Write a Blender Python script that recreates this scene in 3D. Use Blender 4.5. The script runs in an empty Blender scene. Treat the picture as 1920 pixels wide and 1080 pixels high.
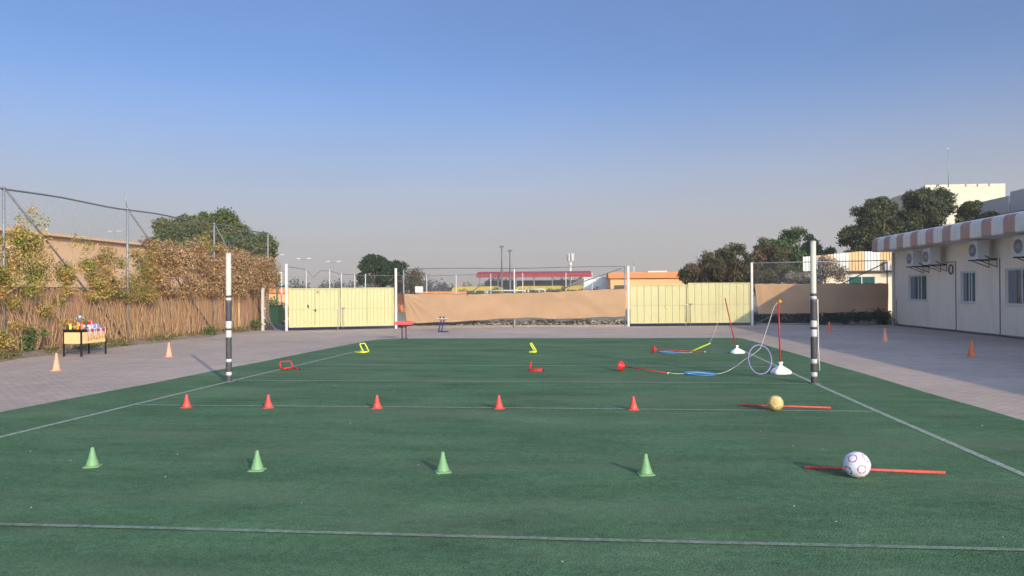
import bpy, math, random
import numpy as np
from mathutils import Vector, Matrix
random.seed(7); rng = np.random.default_rng(7)
PI = math.pi
scene = bpy.context.scene
col = scene.collection

# ---------------------------------------------------------------- camera
F = 1400.0; CH = 1.65
YAW, PITCH, ROLL = math.radians(5.5), math.atan(7.8/F), math.radians(0.33)
fw = Vector((-math.sin(YAW)*math.cos(PITCH), math.cos(YAW)*math.cos(PITCH), math.sin(PITCH)))
r0 = Vector((math.cos(YAW), math.sin(YAW), 0)); u0 = r0.cross(fw)
rt = r0*math.cos(ROLL)-u0*math.sin(ROLL); up = u0*math.cos(ROLL)+r0*math.sin(ROLL)
cd = bpy.data.cameras.new('camera'); cam = bpy.data.objects.new('camera', cd); col.objects.link(cam)
cd.sensor_width = 36; cd.lens = F/1920*36; cd.clip_start = 0.1; cd.clip_end = 4000
m = Matrix((rt, up, -fw)).transposed().to_4x4(); m.translation = Vector((0, 0, CH)); cam.matrix_world = m
scene.camera = cam

# ---------------------------------------------------------------- world, sun, exposure
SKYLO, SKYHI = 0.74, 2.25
EL = math.radians(18.4); SX, SY = 0.555, -0.832          # towards the sun, horizontal
w = bpy.data.worlds.new('World'); scene.world = w; w.use_nodes = True
nt = w.node_tree; bg = nt.nodes['Background']
sky = nt.nodes.new('ShaderNodeTexSky'); sky.sky_type = 'NISHITA'; sky.sun_disc = False
sky.sun_elevation = EL; sky.sun_rotation = math.atan2(SX, SY)
sky.air_density = 1.0; sky.dust_density = 1.6; sky.ozone_density = 3.0; sky.altitude = 0
tc = nt.nodes.new('ShaderNodeTexCoord'); sp = nt.nodes.new('ShaderNodeSeparateXYZ')
nt.links.new(tc.outputs['Generated'], sp.inputs[0])
rp = nt.nodes.new('ShaderNodeValToRGB'); rp.color_ramp.interpolation = 'EASE'
rp.color_ramp.elements[0].position = 0.0; rp.color_ramp.elements[0].color = (1, 1, 1, 1)
rp.color_ramp.elements[1].position = 0.30; rp.color_ramp.elements[1].color = (0.10, 0.10, 0.10, 1)
nt.links.new(sp.outputs['Z'], rp.inputs[0])
mx = nt.nodes.new('ShaderNodeMix'); mx.data_type = 'RGBA'
ml = nt.nodes.new('ShaderNodeMath'); ml.operation = 'MULTIPLY'; ml.inputs[1].default_value = 0.9
nt.links.new(rp.outputs[0], ml.inputs[0]); nt.links.new(ml.outputs[0], mx.inputs[0])
tint = nt.nodes.new('ShaderNodeMix'); tint.data_type = 'RGBA'; tint.blend_type = 'MULTIPLY'; tint.inputs[0].default_value = 1
tint.inputs[7].default_value = (0.72, 0.93, 1.26, 1)
nt.links.new(sky.outputs[0], tint.inputs[6]); nt.links.new(tint.outputs[2], mx.inputs[6])
mx.inputs[7].default_value = (4.6, 4.02, 3.55, 1)          # dusty air low over the horizon
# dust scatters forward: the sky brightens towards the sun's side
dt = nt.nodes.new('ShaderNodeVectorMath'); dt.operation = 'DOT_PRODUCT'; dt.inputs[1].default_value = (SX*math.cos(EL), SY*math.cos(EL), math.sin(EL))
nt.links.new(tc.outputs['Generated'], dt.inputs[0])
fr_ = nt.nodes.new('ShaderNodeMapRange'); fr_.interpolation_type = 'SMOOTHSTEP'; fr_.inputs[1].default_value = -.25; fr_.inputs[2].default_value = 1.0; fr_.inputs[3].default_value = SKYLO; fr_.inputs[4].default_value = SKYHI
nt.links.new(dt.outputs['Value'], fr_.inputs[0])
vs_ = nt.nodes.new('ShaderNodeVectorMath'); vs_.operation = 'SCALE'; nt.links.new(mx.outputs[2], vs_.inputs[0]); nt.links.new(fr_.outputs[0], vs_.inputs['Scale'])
cn = nt.nodes.new('ShaderNodeTexNoise'); cn.inputs['Scale'].default_value = 2.2; cn.inputs['Detail'].default_value = 6
cmap = nt.nodes.new('ShaderNodeMapping'); cmap.inputs['Scale'].default_value = (1, 1, 5); nt.links.new(tc.outputs['Generated'], cmap.inputs[0]); nt.links.new(cmap.outputs[0], cn.inputs['Vector'])
cr_ = nt.nodes.new('ShaderNodeMapRange'); cr_.inputs[1].default_value = .35; cr_.inputs[2].default_value = .7; cr_.inputs[3].default_value = .97; cr_.inputs[4].default_value = 1.035; nt.links.new(cn.outputs['Fac'], cr_.inputs[0])
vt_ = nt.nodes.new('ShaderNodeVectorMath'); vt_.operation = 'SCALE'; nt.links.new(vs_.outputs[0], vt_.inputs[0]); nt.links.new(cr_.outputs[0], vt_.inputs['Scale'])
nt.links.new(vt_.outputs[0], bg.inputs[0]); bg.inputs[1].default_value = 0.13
sl = bpy.data.lights.new('sun', 'SUN'); sl.energy = 3.0; sl.angle = math.radians(0.6); sl.color = (1.0, 0.84, 0.60)
so = bpy.data.objects.new('sun', sl); col.objects.link(so)
so.rotation_euler = Vector((-SX*math.cos(EL), -SY*math.cos(EL), -math.sin(EL))).to_track_quat('-Z', 'Y').to_euler()
scene.view_settings.view_transform = 'Standard'; scene.view_settings.look = 'None'
scene.view_settings.gamma = 1; scene.view_settings.exposure = 0.41
scene.render.engine = 'CYCLES'

# ---------------------------------------------------------------- materials
def mat(name, c, rough=0.75, var=0.12, scale=6.0, bump=0.0, bscale=60.0, metal=0.0, c2=None, spec=0.3, stretch=None, extra=None):
    mt = bpy.data.materials.new(name); mt.use_nodes = True
    n = mt.node_tree; N = n.nodes; L = n.links; b = N['Principled BSDF']
    b.inputs['Roughness'].default_value = rough; b.inputs['Metallic'].default_value = metal
    b.inputs['Specular IOR Level'].default_value = spec
    t = N.new('ShaderNodeTexCoord'); mp = N.new('ShaderNodeMapping'); L.new(t.outputs['Object'], mp.inputs[0])
    if stretch: mp.inputs['Scale'].default_value = stretch
    no = N.new('ShaderNodeTexNoise'); no.inputs['Scale'].default_value = scale; no.inputs['Detail'].default_value = 6
    no.inputs['Roughness'].default_value = 0.65
    L.new(mp.outputs[0], no.inputs['Vector'])
    cr = N.new('ShaderNodeValToRGB'); cr.color_ramp.elements[0].position = 0.3; cr.color_ramp.elements[1].position = 0.7
    a = c2 if c2 else tuple(x*(1-var) for x in c); bb = c if c2 else tuple(min(1, x*(1+var)) for x in c)
    cr.color_ramp.elements[0].color = (*a, 1); cr.color_ramp.elements[1].color = (*bb, 1)
    L.new(no.outputs['Fac'], cr.inputs[0]); L.new(cr.outputs[0], b.inputs['Base Color'])
    if bump > 0:
        n2 = N.new('ShaderNodeTexNoise'); n2.inputs['Scale'].default_value = bscale; n2.inputs['Detail'].default_value = 4
        L.new(mp.outputs[0], n2.inputs['Vector'])
        bp = N.new('ShaderNodeBump'); bp.inputs['Strength'].default_value = bump; bp.inputs['Distance'].default_value = 0.02
        L.new(n2.outputs['Fac'], bp.inputs['Height']); L.new(bp.outputs[0], b.inputs['Normal'])
    if extra: extra(n, b, cr, mp)
    return mt

def leafmat(name, cols, patch=None, pscale=0.35, transl=0.25):
    """leaf colours vary leaf by leaf, and in patches through the plant"""
    mt = bpy.data.materials.new(name); mt.use_nodes = True
    n = mt.node_tree; N = n.nodes; L = n.links; b = N['Principled BSDF']
    g = N.new('ShaderNodeNewGeometry'); cr = N.new('ShaderNodeValToRGB'); e = cr.color_ramp.elements
    while len(e) < len(cols): e.new(0.5)
    for i, c in enumerate(cols): e[i].position = i/(len(cols)-1); e[i].color = (*c, 1)
    L.new(g.outputs['Random Per Island'], cr.inputs[0]); src = cr.outputs[0]
    if patch:
        c2 = N.new('ShaderNodeValToRGB'); e = c2.color_ramp.elements
        while len(e) < len(patch): e.new(0.5)
        for i, c in enumerate(patch): e[i].position = i/(len(patch)-1); e[i].color = (*c, 1)
        L.new(g.outputs['Random Per Island'], c2.inputs[0])
        t = N.new('ShaderNodeTexCoord'); no = N.new('ShaderNodeTexNoise'); no.inputs['Scale'].default_value = pscale*2; no.inputs['Detail'].default_value = 3
        L.new(t.outputs['Object'], no.inputs['Vector'])
        s = N.new('ShaderNodeValToRGB'); s.color_ramp.elements[0].position = 0.42; s.color_ramp.elements[1].position = 0.58
        L.new(no.outputs['Fac'], s.inputs[0])
        mxx = N.new('ShaderNodeMix'); mxx.data_type = 'RGBA'
        L.new(s.outputs[0], mxx.inputs[0]); L.new(src, mxx.inputs[6]); L.new(c2.outputs[0], mxx.inputs[7]); src = mxx.outputs[2]
    L.new(src, b.inputs['Base Color']); b.inputs['Roughness'].default_value = 0.6; b.inputs['Specular IOR Level'].default_value = 0.25
    tr = N.new('ShaderNodeBsdfTranslucent'); L.new(src, tr.inputs[0]); ms = N.new('ShaderNodeMixShader'); ms.inputs[0].default_value = transl
    out = N['Material Output']; L.new(b.outputs[0], ms.inputs[1]); L.new(tr.outputs[0], ms.inputs[2]); L.new(ms.outputs[0], out.inputs[0])
    return mt

def stains(dark, amt, sx, sy, sz, lo=.52, hi=.75):
    def ex(n, b, cr, mp):
        N, L = n.nodes, n.links
        m2 = N.new('ShaderNodeMapping'); m2.inputs['Scale'].default_value = (sx, sy, sz); L.new(mp.outputs[0], m2.inputs[0])
        a = N.new('ShaderNodeTexNoise'); a.inputs['Scale'].default_value = 1; a.inputs['Detail'].default_value = 8; a.inputs['Roughness'].default_value = .7; L.new(m2.outputs[0], a.inputs['Vector'])
        r = N.new('ShaderNodeMapRange'); r.inputs[1].default_value = lo; r.inputs[2].default_value = hi; r.inputs[3].default_value = 0; r.inputs[4].default_value = amt; L.new(a.outputs['Fac'], r.inputs[0])
        x = N.new('ShaderNodeMix'); x.data_type = 'RGBA'; L.new(r.outputs[0], x.inputs[0]); L.new(cr.outputs[0], x.inputs[6]); x.inputs[7].default_value = (*dark, 1)
        L.new(x.outputs[2], b.inputs['Base Color'])
    return ex
def glassmat(name, c):
    mt = bpy.data.materials.new(name); mt.use_nodes = True; b = mt.node_tree.nodes['Principled BSDF']
    b.inputs['Base Color'].default_value = (*c, 1); b.inputs['Roughness'].default_value = 0.12; b.inputs['Specular IOR Level'].default_value = 0.6
    return mt

def turf_extra(n, b, cr, mp):
    N, L = n.nodes, n.links
    # coarse scuffs and faded patches, fine fibre colour noise
    a = N.new('ShaderNodeTexNoise'); a.inputs['Scale'].default_value = 1.1; a.inputs['Detail'].default_value = 8; a.inputs['Roughness'].default_value = 0.7
    m2 = N.new('ShaderNodeMapping'); m2.inputs['Scale'].default_value = (0.55, 1.5, 1); L.new(mp.outputs[0], m2.inputs[0]); L.new(m2.outputs[0], a.inputs['Vector'])
    f = N.new('ShaderNodeTexNoise'); f.inputs['Scale'].default_value = 75; f.inputs['Detail'].default_value = 3; L.new(mp.outputs[0], f.inputs['Vector'])
    f2 = N.new('ShaderNodeTexNoise'); f2.inputs['Scale'].default_value = 14; f2.inputs['Detail'].default_value = 5; L.new(mp.outputs[0], f2.inputs['Vector'])
    r1 = N.new('ShaderNodeMapRange'); r1.inputs[1].default_value = .3; r1.inputs[2].default_value = .7; r1.inputs[3].default_value = 0.76; r1.inputs[4].default_value = 1.26; L.new(a.outputs['Fac'], r1.inputs[0])
    r2 = N.new('ShaderNodeMapRange'); r2.inputs[1].default_value = .3; r2.inputs[2].default_value = .7; r2.inputs[3].default_value = 0.6; r2.inputs[4].default_value = 1.4; L.new(f.outputs['Fac'], r2.inputs[0])
    r3 = N.new('ShaderNodeMapRange'); r3.inputs[1].default_value = .3; r3.inputs[2].default_value = .7; r3.inputs[3].default_value = 0.86; r3.inputs[4].default_value = 1.14; L.new(f2.outputs['Fac'], r3.inputs[0])
    m1 = N.new('ShaderNodeMath'); m1.operation = 'MULTIPLY'; L.new(r1.outputs[0], m1.inputs[0]); L.new(r2.outputs[0], m1.inputs[1])
    m3 = N.new('ShaderNodeMath'); m3.operation = 'MULTIPLY'; L.new(m1.outputs[0], m3.inputs[0]); L.new(r3.outputs[0], m3.inputs[1])
    mm = N.new('ShaderNodeVectorMath'); mm.operation = 'SCALE'; L.new(cr.outputs[0], mm.inputs[0]); L.new(m3.outputs[0], mm.inputs['Scale'])
    L.new(mm.outputs[0], b.inputs['Base Color'])
    d1 = N.new('ShaderNodeTexNoise'); d1.inputs['Scale'].default_value = .45; d1.inputs['Detail'].default_value = 9; d1.inputs['Roughness'].default_value = .72; L.new(m2.outputs[0], d1.inputs['Vector'])
    d2 = N.new('ShaderNodeMapRange'); d2.inputs[1].default_value = .47; d2.inputs[2].default_value = .70; d2.inputs[3].default_value = 0; d2.inputs[4].default_value = .6; L.new(d1.outputs['Fac'], d2.inputs[0])
    dm = N.new('ShaderNodeMix'); dm.data_type = 'RGBA'; L.new(d2.outputs[0], dm.inputs[0]); L.new(mm.outputs[0], dm.inputs[6]); dm.inputs[7].default_value = (.185, .215, .125, 1)
    L.new(dm.outputs[2], b.inputs['Base Color'])
    bp = N.new('ShaderNodeBump'); bp.inputs['Strength'].default_value = 0.7; bp.inputs['Distance'].default_value = 0.012
    L.new(f.outputs['Fac'], bp.inputs['Height']); L.new(bp.outputs[0], b.inputs['Normal'])

def paver_extra(n, b, cr, mp):
    N, L = n.nodes, n.links
    br = N.new('ShaderNodeTexBrick'); br.inputs['Scale'].default_value = 1.0
    br.inputs['Brick Width'].default_value = 0.20; br.inputs['Row Height'].default_value = 0.10; br.inputs['Mortar Size'].default_value = 0.005
    br.inputs['Color1'].default_value = (1.06, 1.03, 1.0, 1); br.inputs['Color2'].default_value = (0.88, 0.9, 0.93, 1); br.inputs['Mortar'].default_value = (0.5, 0.48, 0.45, 1)
    L.new(mp.outputs[0], br.inputs['Vector'])
    a = N.new('ShaderNodeTexNoise'); a.inputs['Scale'].default_value = 0.22; a.inputs['Detail'].default_value = 7; a.inputs['Roughness'].default_value = .6; L.new(mp.outputs[0], a.inputs['Vector'])
    r1 = N.new('ShaderNodeMapRange'); r1.inputs[1].default_value = .3; r1.inputs[2].default_value = .7; r1.inputs[3].default_value = 0.78; r1.inputs[4].default_value = 1.14; L.new(a.outputs['Fac'], r1.inputs[0])
    mm = N.new('ShaderNodeMix'); mm.data_type = 'RGBA'; mm.blend_type = 'MULTIPLY'; mm.inputs[0].default_value = 1
    L.new(cr.outputs[0], mm.inputs[6]); L.new(br.outputs['Color'], mm.inputs[7])
    sc = N.new('ShaderNodeVectorMath'); sc.operation = 'SCALE'; L.new(mm.outputs[2], sc.inputs[0]); L.new(r1.outputs[0], sc.inputs['Scale'])
    L.new(sc.outputs[0], b.inputs['Base Color'])
    bp = N.new('ShaderNodeBump'); bp.inputs['Strength'].default_value = 0.35; bp.inputs['Distance'].default_value = 0.006
    L.new(br.outputs['Fac'], bp.inputs['Height']); bp.invert = True; L.new(bp.outputs[0], b.inputs['Normal'])

M = {}
M['turf'] = mat('turf', (0.090, 0.165, 0.080), 0.95, 0.12, 0.7, spec=0.05, extra=turf_extra)
M['line'] = mat('pitch_paint', (0.50, 0.52, 0.42), 0.9, c2=(0.13, 0.20, 0.12), scale=30, spec=0.05, bump=.3, bscale=80)
M['lineworn'] = mat('worn_pitch_paint', (0.30, 0.34, 0.26), 0.9, c2=(0.10, 0.17, 0.09), scale=22, spec=0.05, bump=.3, bscale=80)
M['redline'] = mat('red_pitch_paint', (0.125, 0.125, 0.085), 0.9, c2=(0.08, 0.145, 0.09), scale=2, spec=0.05)
M['paver'] = mat('paver', (0.53, 0.415, 0.32), 0.85, 0.08, 2.5, spec=0.15, extra=paver_extra)
M['bluepaint'] = mat('faded_blue_paint', (0.33, 0.36, 0.40), 0.85, c2=(0.43, 0.36, 0.30), scale=1.6, spec=.15)
M['sand'] = mat('sand', (0.40, 0.33, 0.25), 0.95, 0.15, 0.3, bump=.4, bscale=4)
M['farfield'] = mat('far_green_court', (0.30, 0.28, 0.19), 0.95, 0.15, 0.4)
M['asphalt'] = mat('asphalt', (0.13, 0.125, 0.13), 0.9, 0.12, 1.5)
M['kerb'] = mat('kerb_concrete', (0.30, 0.26, 0.21), 0.9, 0.15, 3, bump=.4)
M['soil'] = mat('soil', (0.26, 0.20, 0.13), 1, 0.2, 3, bump=.8, bscale=12)
M['gate'] = mat('cream_gate_paint', (0.53, 0.485, 0.24), 0.5, 0.04, 1.2, c2=(0.50, 0.455, 0.21), spec=.3, extra=stains((.42, .34, .16), .55, 1.5, 1.5, .8), bump=.25, bscale=3)
M['gatedark'] = mat('dark_seam', (0.40, 0.36, 0.20), 0.7)
M['rust'] = mat('rust', (0.35, 0.20, 0.10), 0.9, 0.3, 20)
M['dent'] = mat('dark_hole', (0.05, 0.055, 0.04), 0.9)
M['polewhite'] = mat('white_pole_paint', (0.60, 0.56, 0.47), 0.5, 0.06, 4)
M['goalcream'] = mat('cream_post_paint', (0.58, 0.55, 0.42), 0.5, 0.06, 4)
M['tapeblack'] = mat('black_tape', (0.075, 0.068, 0.068), 0.5, 0.2, 8)
M['tapewhite'] = mat('white_tape', (0.60, 0.57, 0.53), 0.5, 0.05, 8)
M['galv'] = mat('galvanised_steel', (0.30, 0.31, 0.30), 0.55, 0.15, 8, metal=0.4)
M['galvdark'] = mat('weathered_steel', (0.16, 0.16, 0.155), 0.6, 0.2, 6, metal=.3)
M['wire'] = mat('fence_wire', (0.20, 0.205, 0.20), 0.6, 0.1, 4, metal=.3)
M['fabric'] = mat('shade_fabric', (0.43, 0.27, 0.15), 0.9, 0.05, 1.0, bump=.15, bscale=160, spec=.1, extra=stains((.34, .22, .13), .6, .8, .8, 2.0, .45, .8))
M['hem'] = mat('dark_hem', (0.10, 0.085, 0.06), 0.9)
M['wood'] = mat('reed_board', (0.48, 0.265, 0.145), 0.9, c2=(0.28, 0.155, 0.09), scale=3, stretch=(6, 6, 0.6), bump=.5, bscale=8)
M['woodrail'] = mat('wood_rail', (0.10, 0.07, 0.045), 0.9, 0.2)
M['stem'] = mat('dry_stem', (0.55, 0.36, 0.17), 0.9, 0.3, 5, c2=(0.33, 0.20, 0.10))
M['bark'] = mat('bark', (0.14, 0.10, 0.07), 0.95, 0.25, 8, bump=.6, bscale=20)
M['wall'] = mat('cream_render', (0.83, 0.75, 0.61), 0.85, 0.04, 1.0, bump=.12, bscale=120, extra=stains((.50, .44, .35), .42, 1.2, 1.2, .3))
M['fwhite'] = mat('white_sheet_metal', (0.72, 0.70, 0.63), 0.4, 0.05, 2)
M['fpink'] = mat('pink_sheet_metal', (0.45, 0.265, 0.205), 0.45, 0.08, 2)
M['roofw'] = mat('roof_sheet', (0.62, 0.62, 0.60), 0.5, 0.06, 2)
M['alu'] = mat('window_frame', (0.62, 0.64, 0.63), 0.4, 0.04)
M['pane'] = glassmat('tinted_pane', (0.05, 0.11, 0.11))
M['panegreen'] = glassmat('green_pane', (0.03, 0.10, 0.08))
M['curtain'] = mat('grey_blind', (0.21, 0.22, 0.24), 0.6, 0.08, 20, stretch=(1, 12, 1))
M['acwhite'] = mat('ac_casing', (0.60, 0.60, 0.58), 0.5, 0.08, 3)
M['acdark'] = mat('ac_coil', (0.06, 0.065, 0.08), 0.6, 0.2, 30)
M['black'] = mat('black_metal', (0.018, 0.017, 0.017), 0.5, 0.1)
M['conduit'] = mat('conduit', (0.22, 0.21, 0.19), 0.7)
M['pipe'] = mat('downpipe', (0.62, 0.60, 0.55), 0.5)
M['green'] = mat('green_plastic', (0.17, 0.36, 0.14), 0.5, 0.05, 8, extra=stains((.33, .36, .24), .6, 22, 22, 14, .42, .75))
M['red'] = mat('red_plastic', (0.68, 0.065, 0.045), 0.5, 0.06, 8, extra=stains((.52, .22, .17), .6, 22, 22, 14, .42, .75))
M['redbright'] = mat('bright_red_plastic', (0.80, 0.02, 0.025), 0.4, 0.05, 8)
M['orange'] = mat('orange_plastic', (0.80, 0.17, 0.05), 0.5, 0.06, 8, extra=stains((.6, .30, .2), .6, 14, 14, 9, .42, .75))
M['faded'] = mat('faded_orange_plastic', (0.80, 0.30, 0.15), 0.6, c2=(0.85, 0.42, 0.26), scale=14)
M['yellow'] = mat('yellow_plastic', (0.78, 0.80, 0.04), 0.4, 0.04)
M['yellowhoop'] = mat('lime_hoop', (0.60, 0.75, 0.05), 0.4, 0.04)
M['bluehoop'] = mat('blue_hoop', (0.02, 0.24, 0.66), 0.4, 0.04)
M['bluepale'] = mat('pale_blue_hoop', (0.10, 0.30, 0.62), 0.45, 0.04)
M['purple'] = mat('lilac_hoop', (0.33, 0.25, 0.52), 0.4, 0.04)
M['rope'] = mat('white_rope', (0.60, 0.58, 0.50), 0.85, 0.1, 60)
M['bag'] = mat('white_sandbag', (0.80, 0.79, 0.77), 0.8, 0.06, 12, bump=.5, bscale=25)
M['polered'] = mat('dark_red_pole', (0.42, 0.03, 0.03), 0.4, 0.1)
M['clip'] = mat('orange_clip', (0.95, 0.30, 0.02), 0.35)
M['cream'] = mat('cream_building', (0.85, 0.72, 0.50), 0.9, 0.06, 1)
M['creamor'] = mat('apricot_sheet', (0.80, 0.52, 0.24), 0.8, 0.05, 1)
M['creamwh'] = mat('offwhite_sheet', (0.82, 0.80, 0.68), 0.8, 0.05, 1)
M['bone'] = mat('bone_render', (0.66, 0.60, 0.42), 0.9, 0.05, 1)
M['greybone'] = mat('grey_render', (0.55, 0.52, 0.49), 0.9, 0.06, .5)
M['orangewall'] = mat('orange_render', (0.82, 0.46, 0.20), 0.9, 0.06, 1)
M['orangeband'] = mat('deep_orange_band', (0.82, 0.27, 0.09), 0.9, 0.06, 1)
M['sandwall'] = mat('sand_render', (0.68, 0.43, 0.24), 0.95, 0.07, .6)
M['redroof'] = mat('red_canopy', (0.40, 0.055, 0.06), 0.8, 0.08, 1)
M['busyellow'] = mat('bus_yellow', (0.52, 0.38, 0.06), 0.45, 0.05)
M['tray'] = mat('red_tray', (0.80, 0.12, 0.11), 0.5, 0.08)
M['maroon'] = mat('dark_leg', (0.07, 0.03, 0.03), 0.5)
M['navy'] = mat('navy_frame', (0.02, 0.03, 0.13), 0.4)
M['topwhite'] = mat('desk_top', (0.72, 0.66, 0.58), 0.5)
M['deskpanel'] = mat('desk_panel', (0.78, 0.55, 0.24), 0.55, 0.05, 6)
M['bin'] = mat('bin_green', (0.03, 0.075, 0.04), 0.6)
M['shadegreen'] = mat('green_netting', (0.03, 0.13, 0.09), 0.8)
M['gold'] = mat('gold_plate', (0.75, 0.48, 0.12), 0.3, 0.05, metal=.8)
M['silver'] = mat('silver_plate', (0.62, 0.62, 0.63), 0.3, 0.05, metal=.8)
M['ribbonred'] = mat('red_ribbon', (0.72, 0.12, 0.13), 0.7)
M['ribbonwhite'] = mat('white_ribbon', (0.8, 0.74, 0.74), 0.7)
M['boxblue'] = mat('blue_wrap', (0.25, 0.32, 0.72), 0.5)
M['boxwhite'] = mat('white_wrap', (0.80, 0.80, 0.84), 0.5)
M['boxpink'] = mat('pink_wrap', (0.8, 0.15, 0.30), 0.5)
M['stone'] = mat('rubble_stone', (0.44, 0.36, 0.27), 0.95, c2=(0.26, 0.20, 0.14), scale=3, bump=.6, bscale=10)
M['palestone'] = mat('pale_stone', (0.70, 0.66, 0.58), 0.95, 0.1, 3)
M['ballwhite'] = mat('ball_panel', (0.80, 0.78, 0.78), 0.5, 0.05)
M['ballmark'] = mat('ball_mark', (0.52, 0.13, 0.22), 0.5, 0.1)
M['ballyel'] = mat('ball_yellow', (0.66, 0.43, 0.13), 0.6, 0.15, 10)
M['ballpale'] = mat('ball_cream', (0.78, 0.70, 0.52), 0.6, 0.08)
M['paperbit'] = mat('paper_bit', (0.50, 0.52, 0.50), 0.8)
M['treefar'] = leafmat('far_wood_leaf', [(0.045, 0.05, 0.035), (0.075, 0.085, 0.05), (0.11, 0.115, 0.07)])
M['leaf1'] = leafmat('dark_green_leaf', [(0.04, 0.07, 0.022), (0.10, 0.145, 0.045), (0.17, 0.22, 0.075)], [(0.07, 0.085, 0.02), (0.16, 0.165, 0.04), (0.26, 0.24, 0.07)], .3)
M['leaf2'] = leafmat('deep_green_leaf', [(0.025, 0.045, 0.022), (0.05, 0.08, 0.035), (0.10, 0.13, 0.06)])
M['leaf3'] = leafmat('olive_brown_leaf', [(0.035, 0.045, 0.02), (0.09, 0.09, 0.035), (0.16, 0.16, 0.06)], [(0.07, 0.05, 0.025), (0.15, 0.095, 0.045), (0.24, 0.16, 0.07)], .35)
M['leaf4'] = leafmat('fresh_green_leaf', [(0.05, 0.085, 0.025), (0.11, 0.16, 0.04), (0.17, 0.22, 0.07)])
M['leaf5'] = leafmat('dark_leaf_painted_light', [(0.015, 0.03, 0.012), (0.06, 0.08, 0.03), (0.17, 0.18, 0.07)], [(0.03, 0.04, 0.015), (0.10, 0.11, 0.035), (0.22, 0.21, 0.08)], .5)  # dark leaves; the palest tones imitate mottled light in the leaf colour
M['dry'] = leafmat('dry_russet_leaf', [(0.18, 0.09, 0.045), (0.38, 0.20, 0.09), (0.56, 0.34, 0.13), (0.80, 0.58, 0.30)], [(0.14, 0.09, 0.05), (0.30, 0.19, 0.10), (0.44, 0.29, 0.14), (0.66, 0.46, 0.24)], .8)
M['gold_leaf'] = leafmat('golden_dry_leaf', [(0.26, 0.14, 0.045), (0.50, 0.29, 0.09), (0.70, 0.47, 0.18)], [(0.16, 0.15, 0.035), (0.24, 0.23, 0.05), (0.34, 0.30, 0.10)], 1.0)
M['greenvine'] = leafmat('vine_leaf', [(0.10, 0.13, 0.02), (0.25, 0.27, 0.04), (0.44, 0.40, 0.07)], [(0.36, 0.21, 0.06), (0.58, 0.36, 0.11), (0.76, 0.52, 0.20)], 1.0)
M['petal'] = leafmat('pale_blossom', [(0.10, 0.09, 0.05), (0.30, 0.23, 0.15), (0.62, 0.52, 0.38)])
M['weed'] = leafmat('weed_leaf', [(0.09, 0.11, 0.03), (0.20, 0.18, 0.06), (0.36, 0.28, 0.12)])
M['scrub'] = leafmat('grey_scrub_leaf', [(0.13, 0.11, 0.06), (0.25, 0.20, 0.12), (0.42, 0.34, 0.21)])

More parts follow.
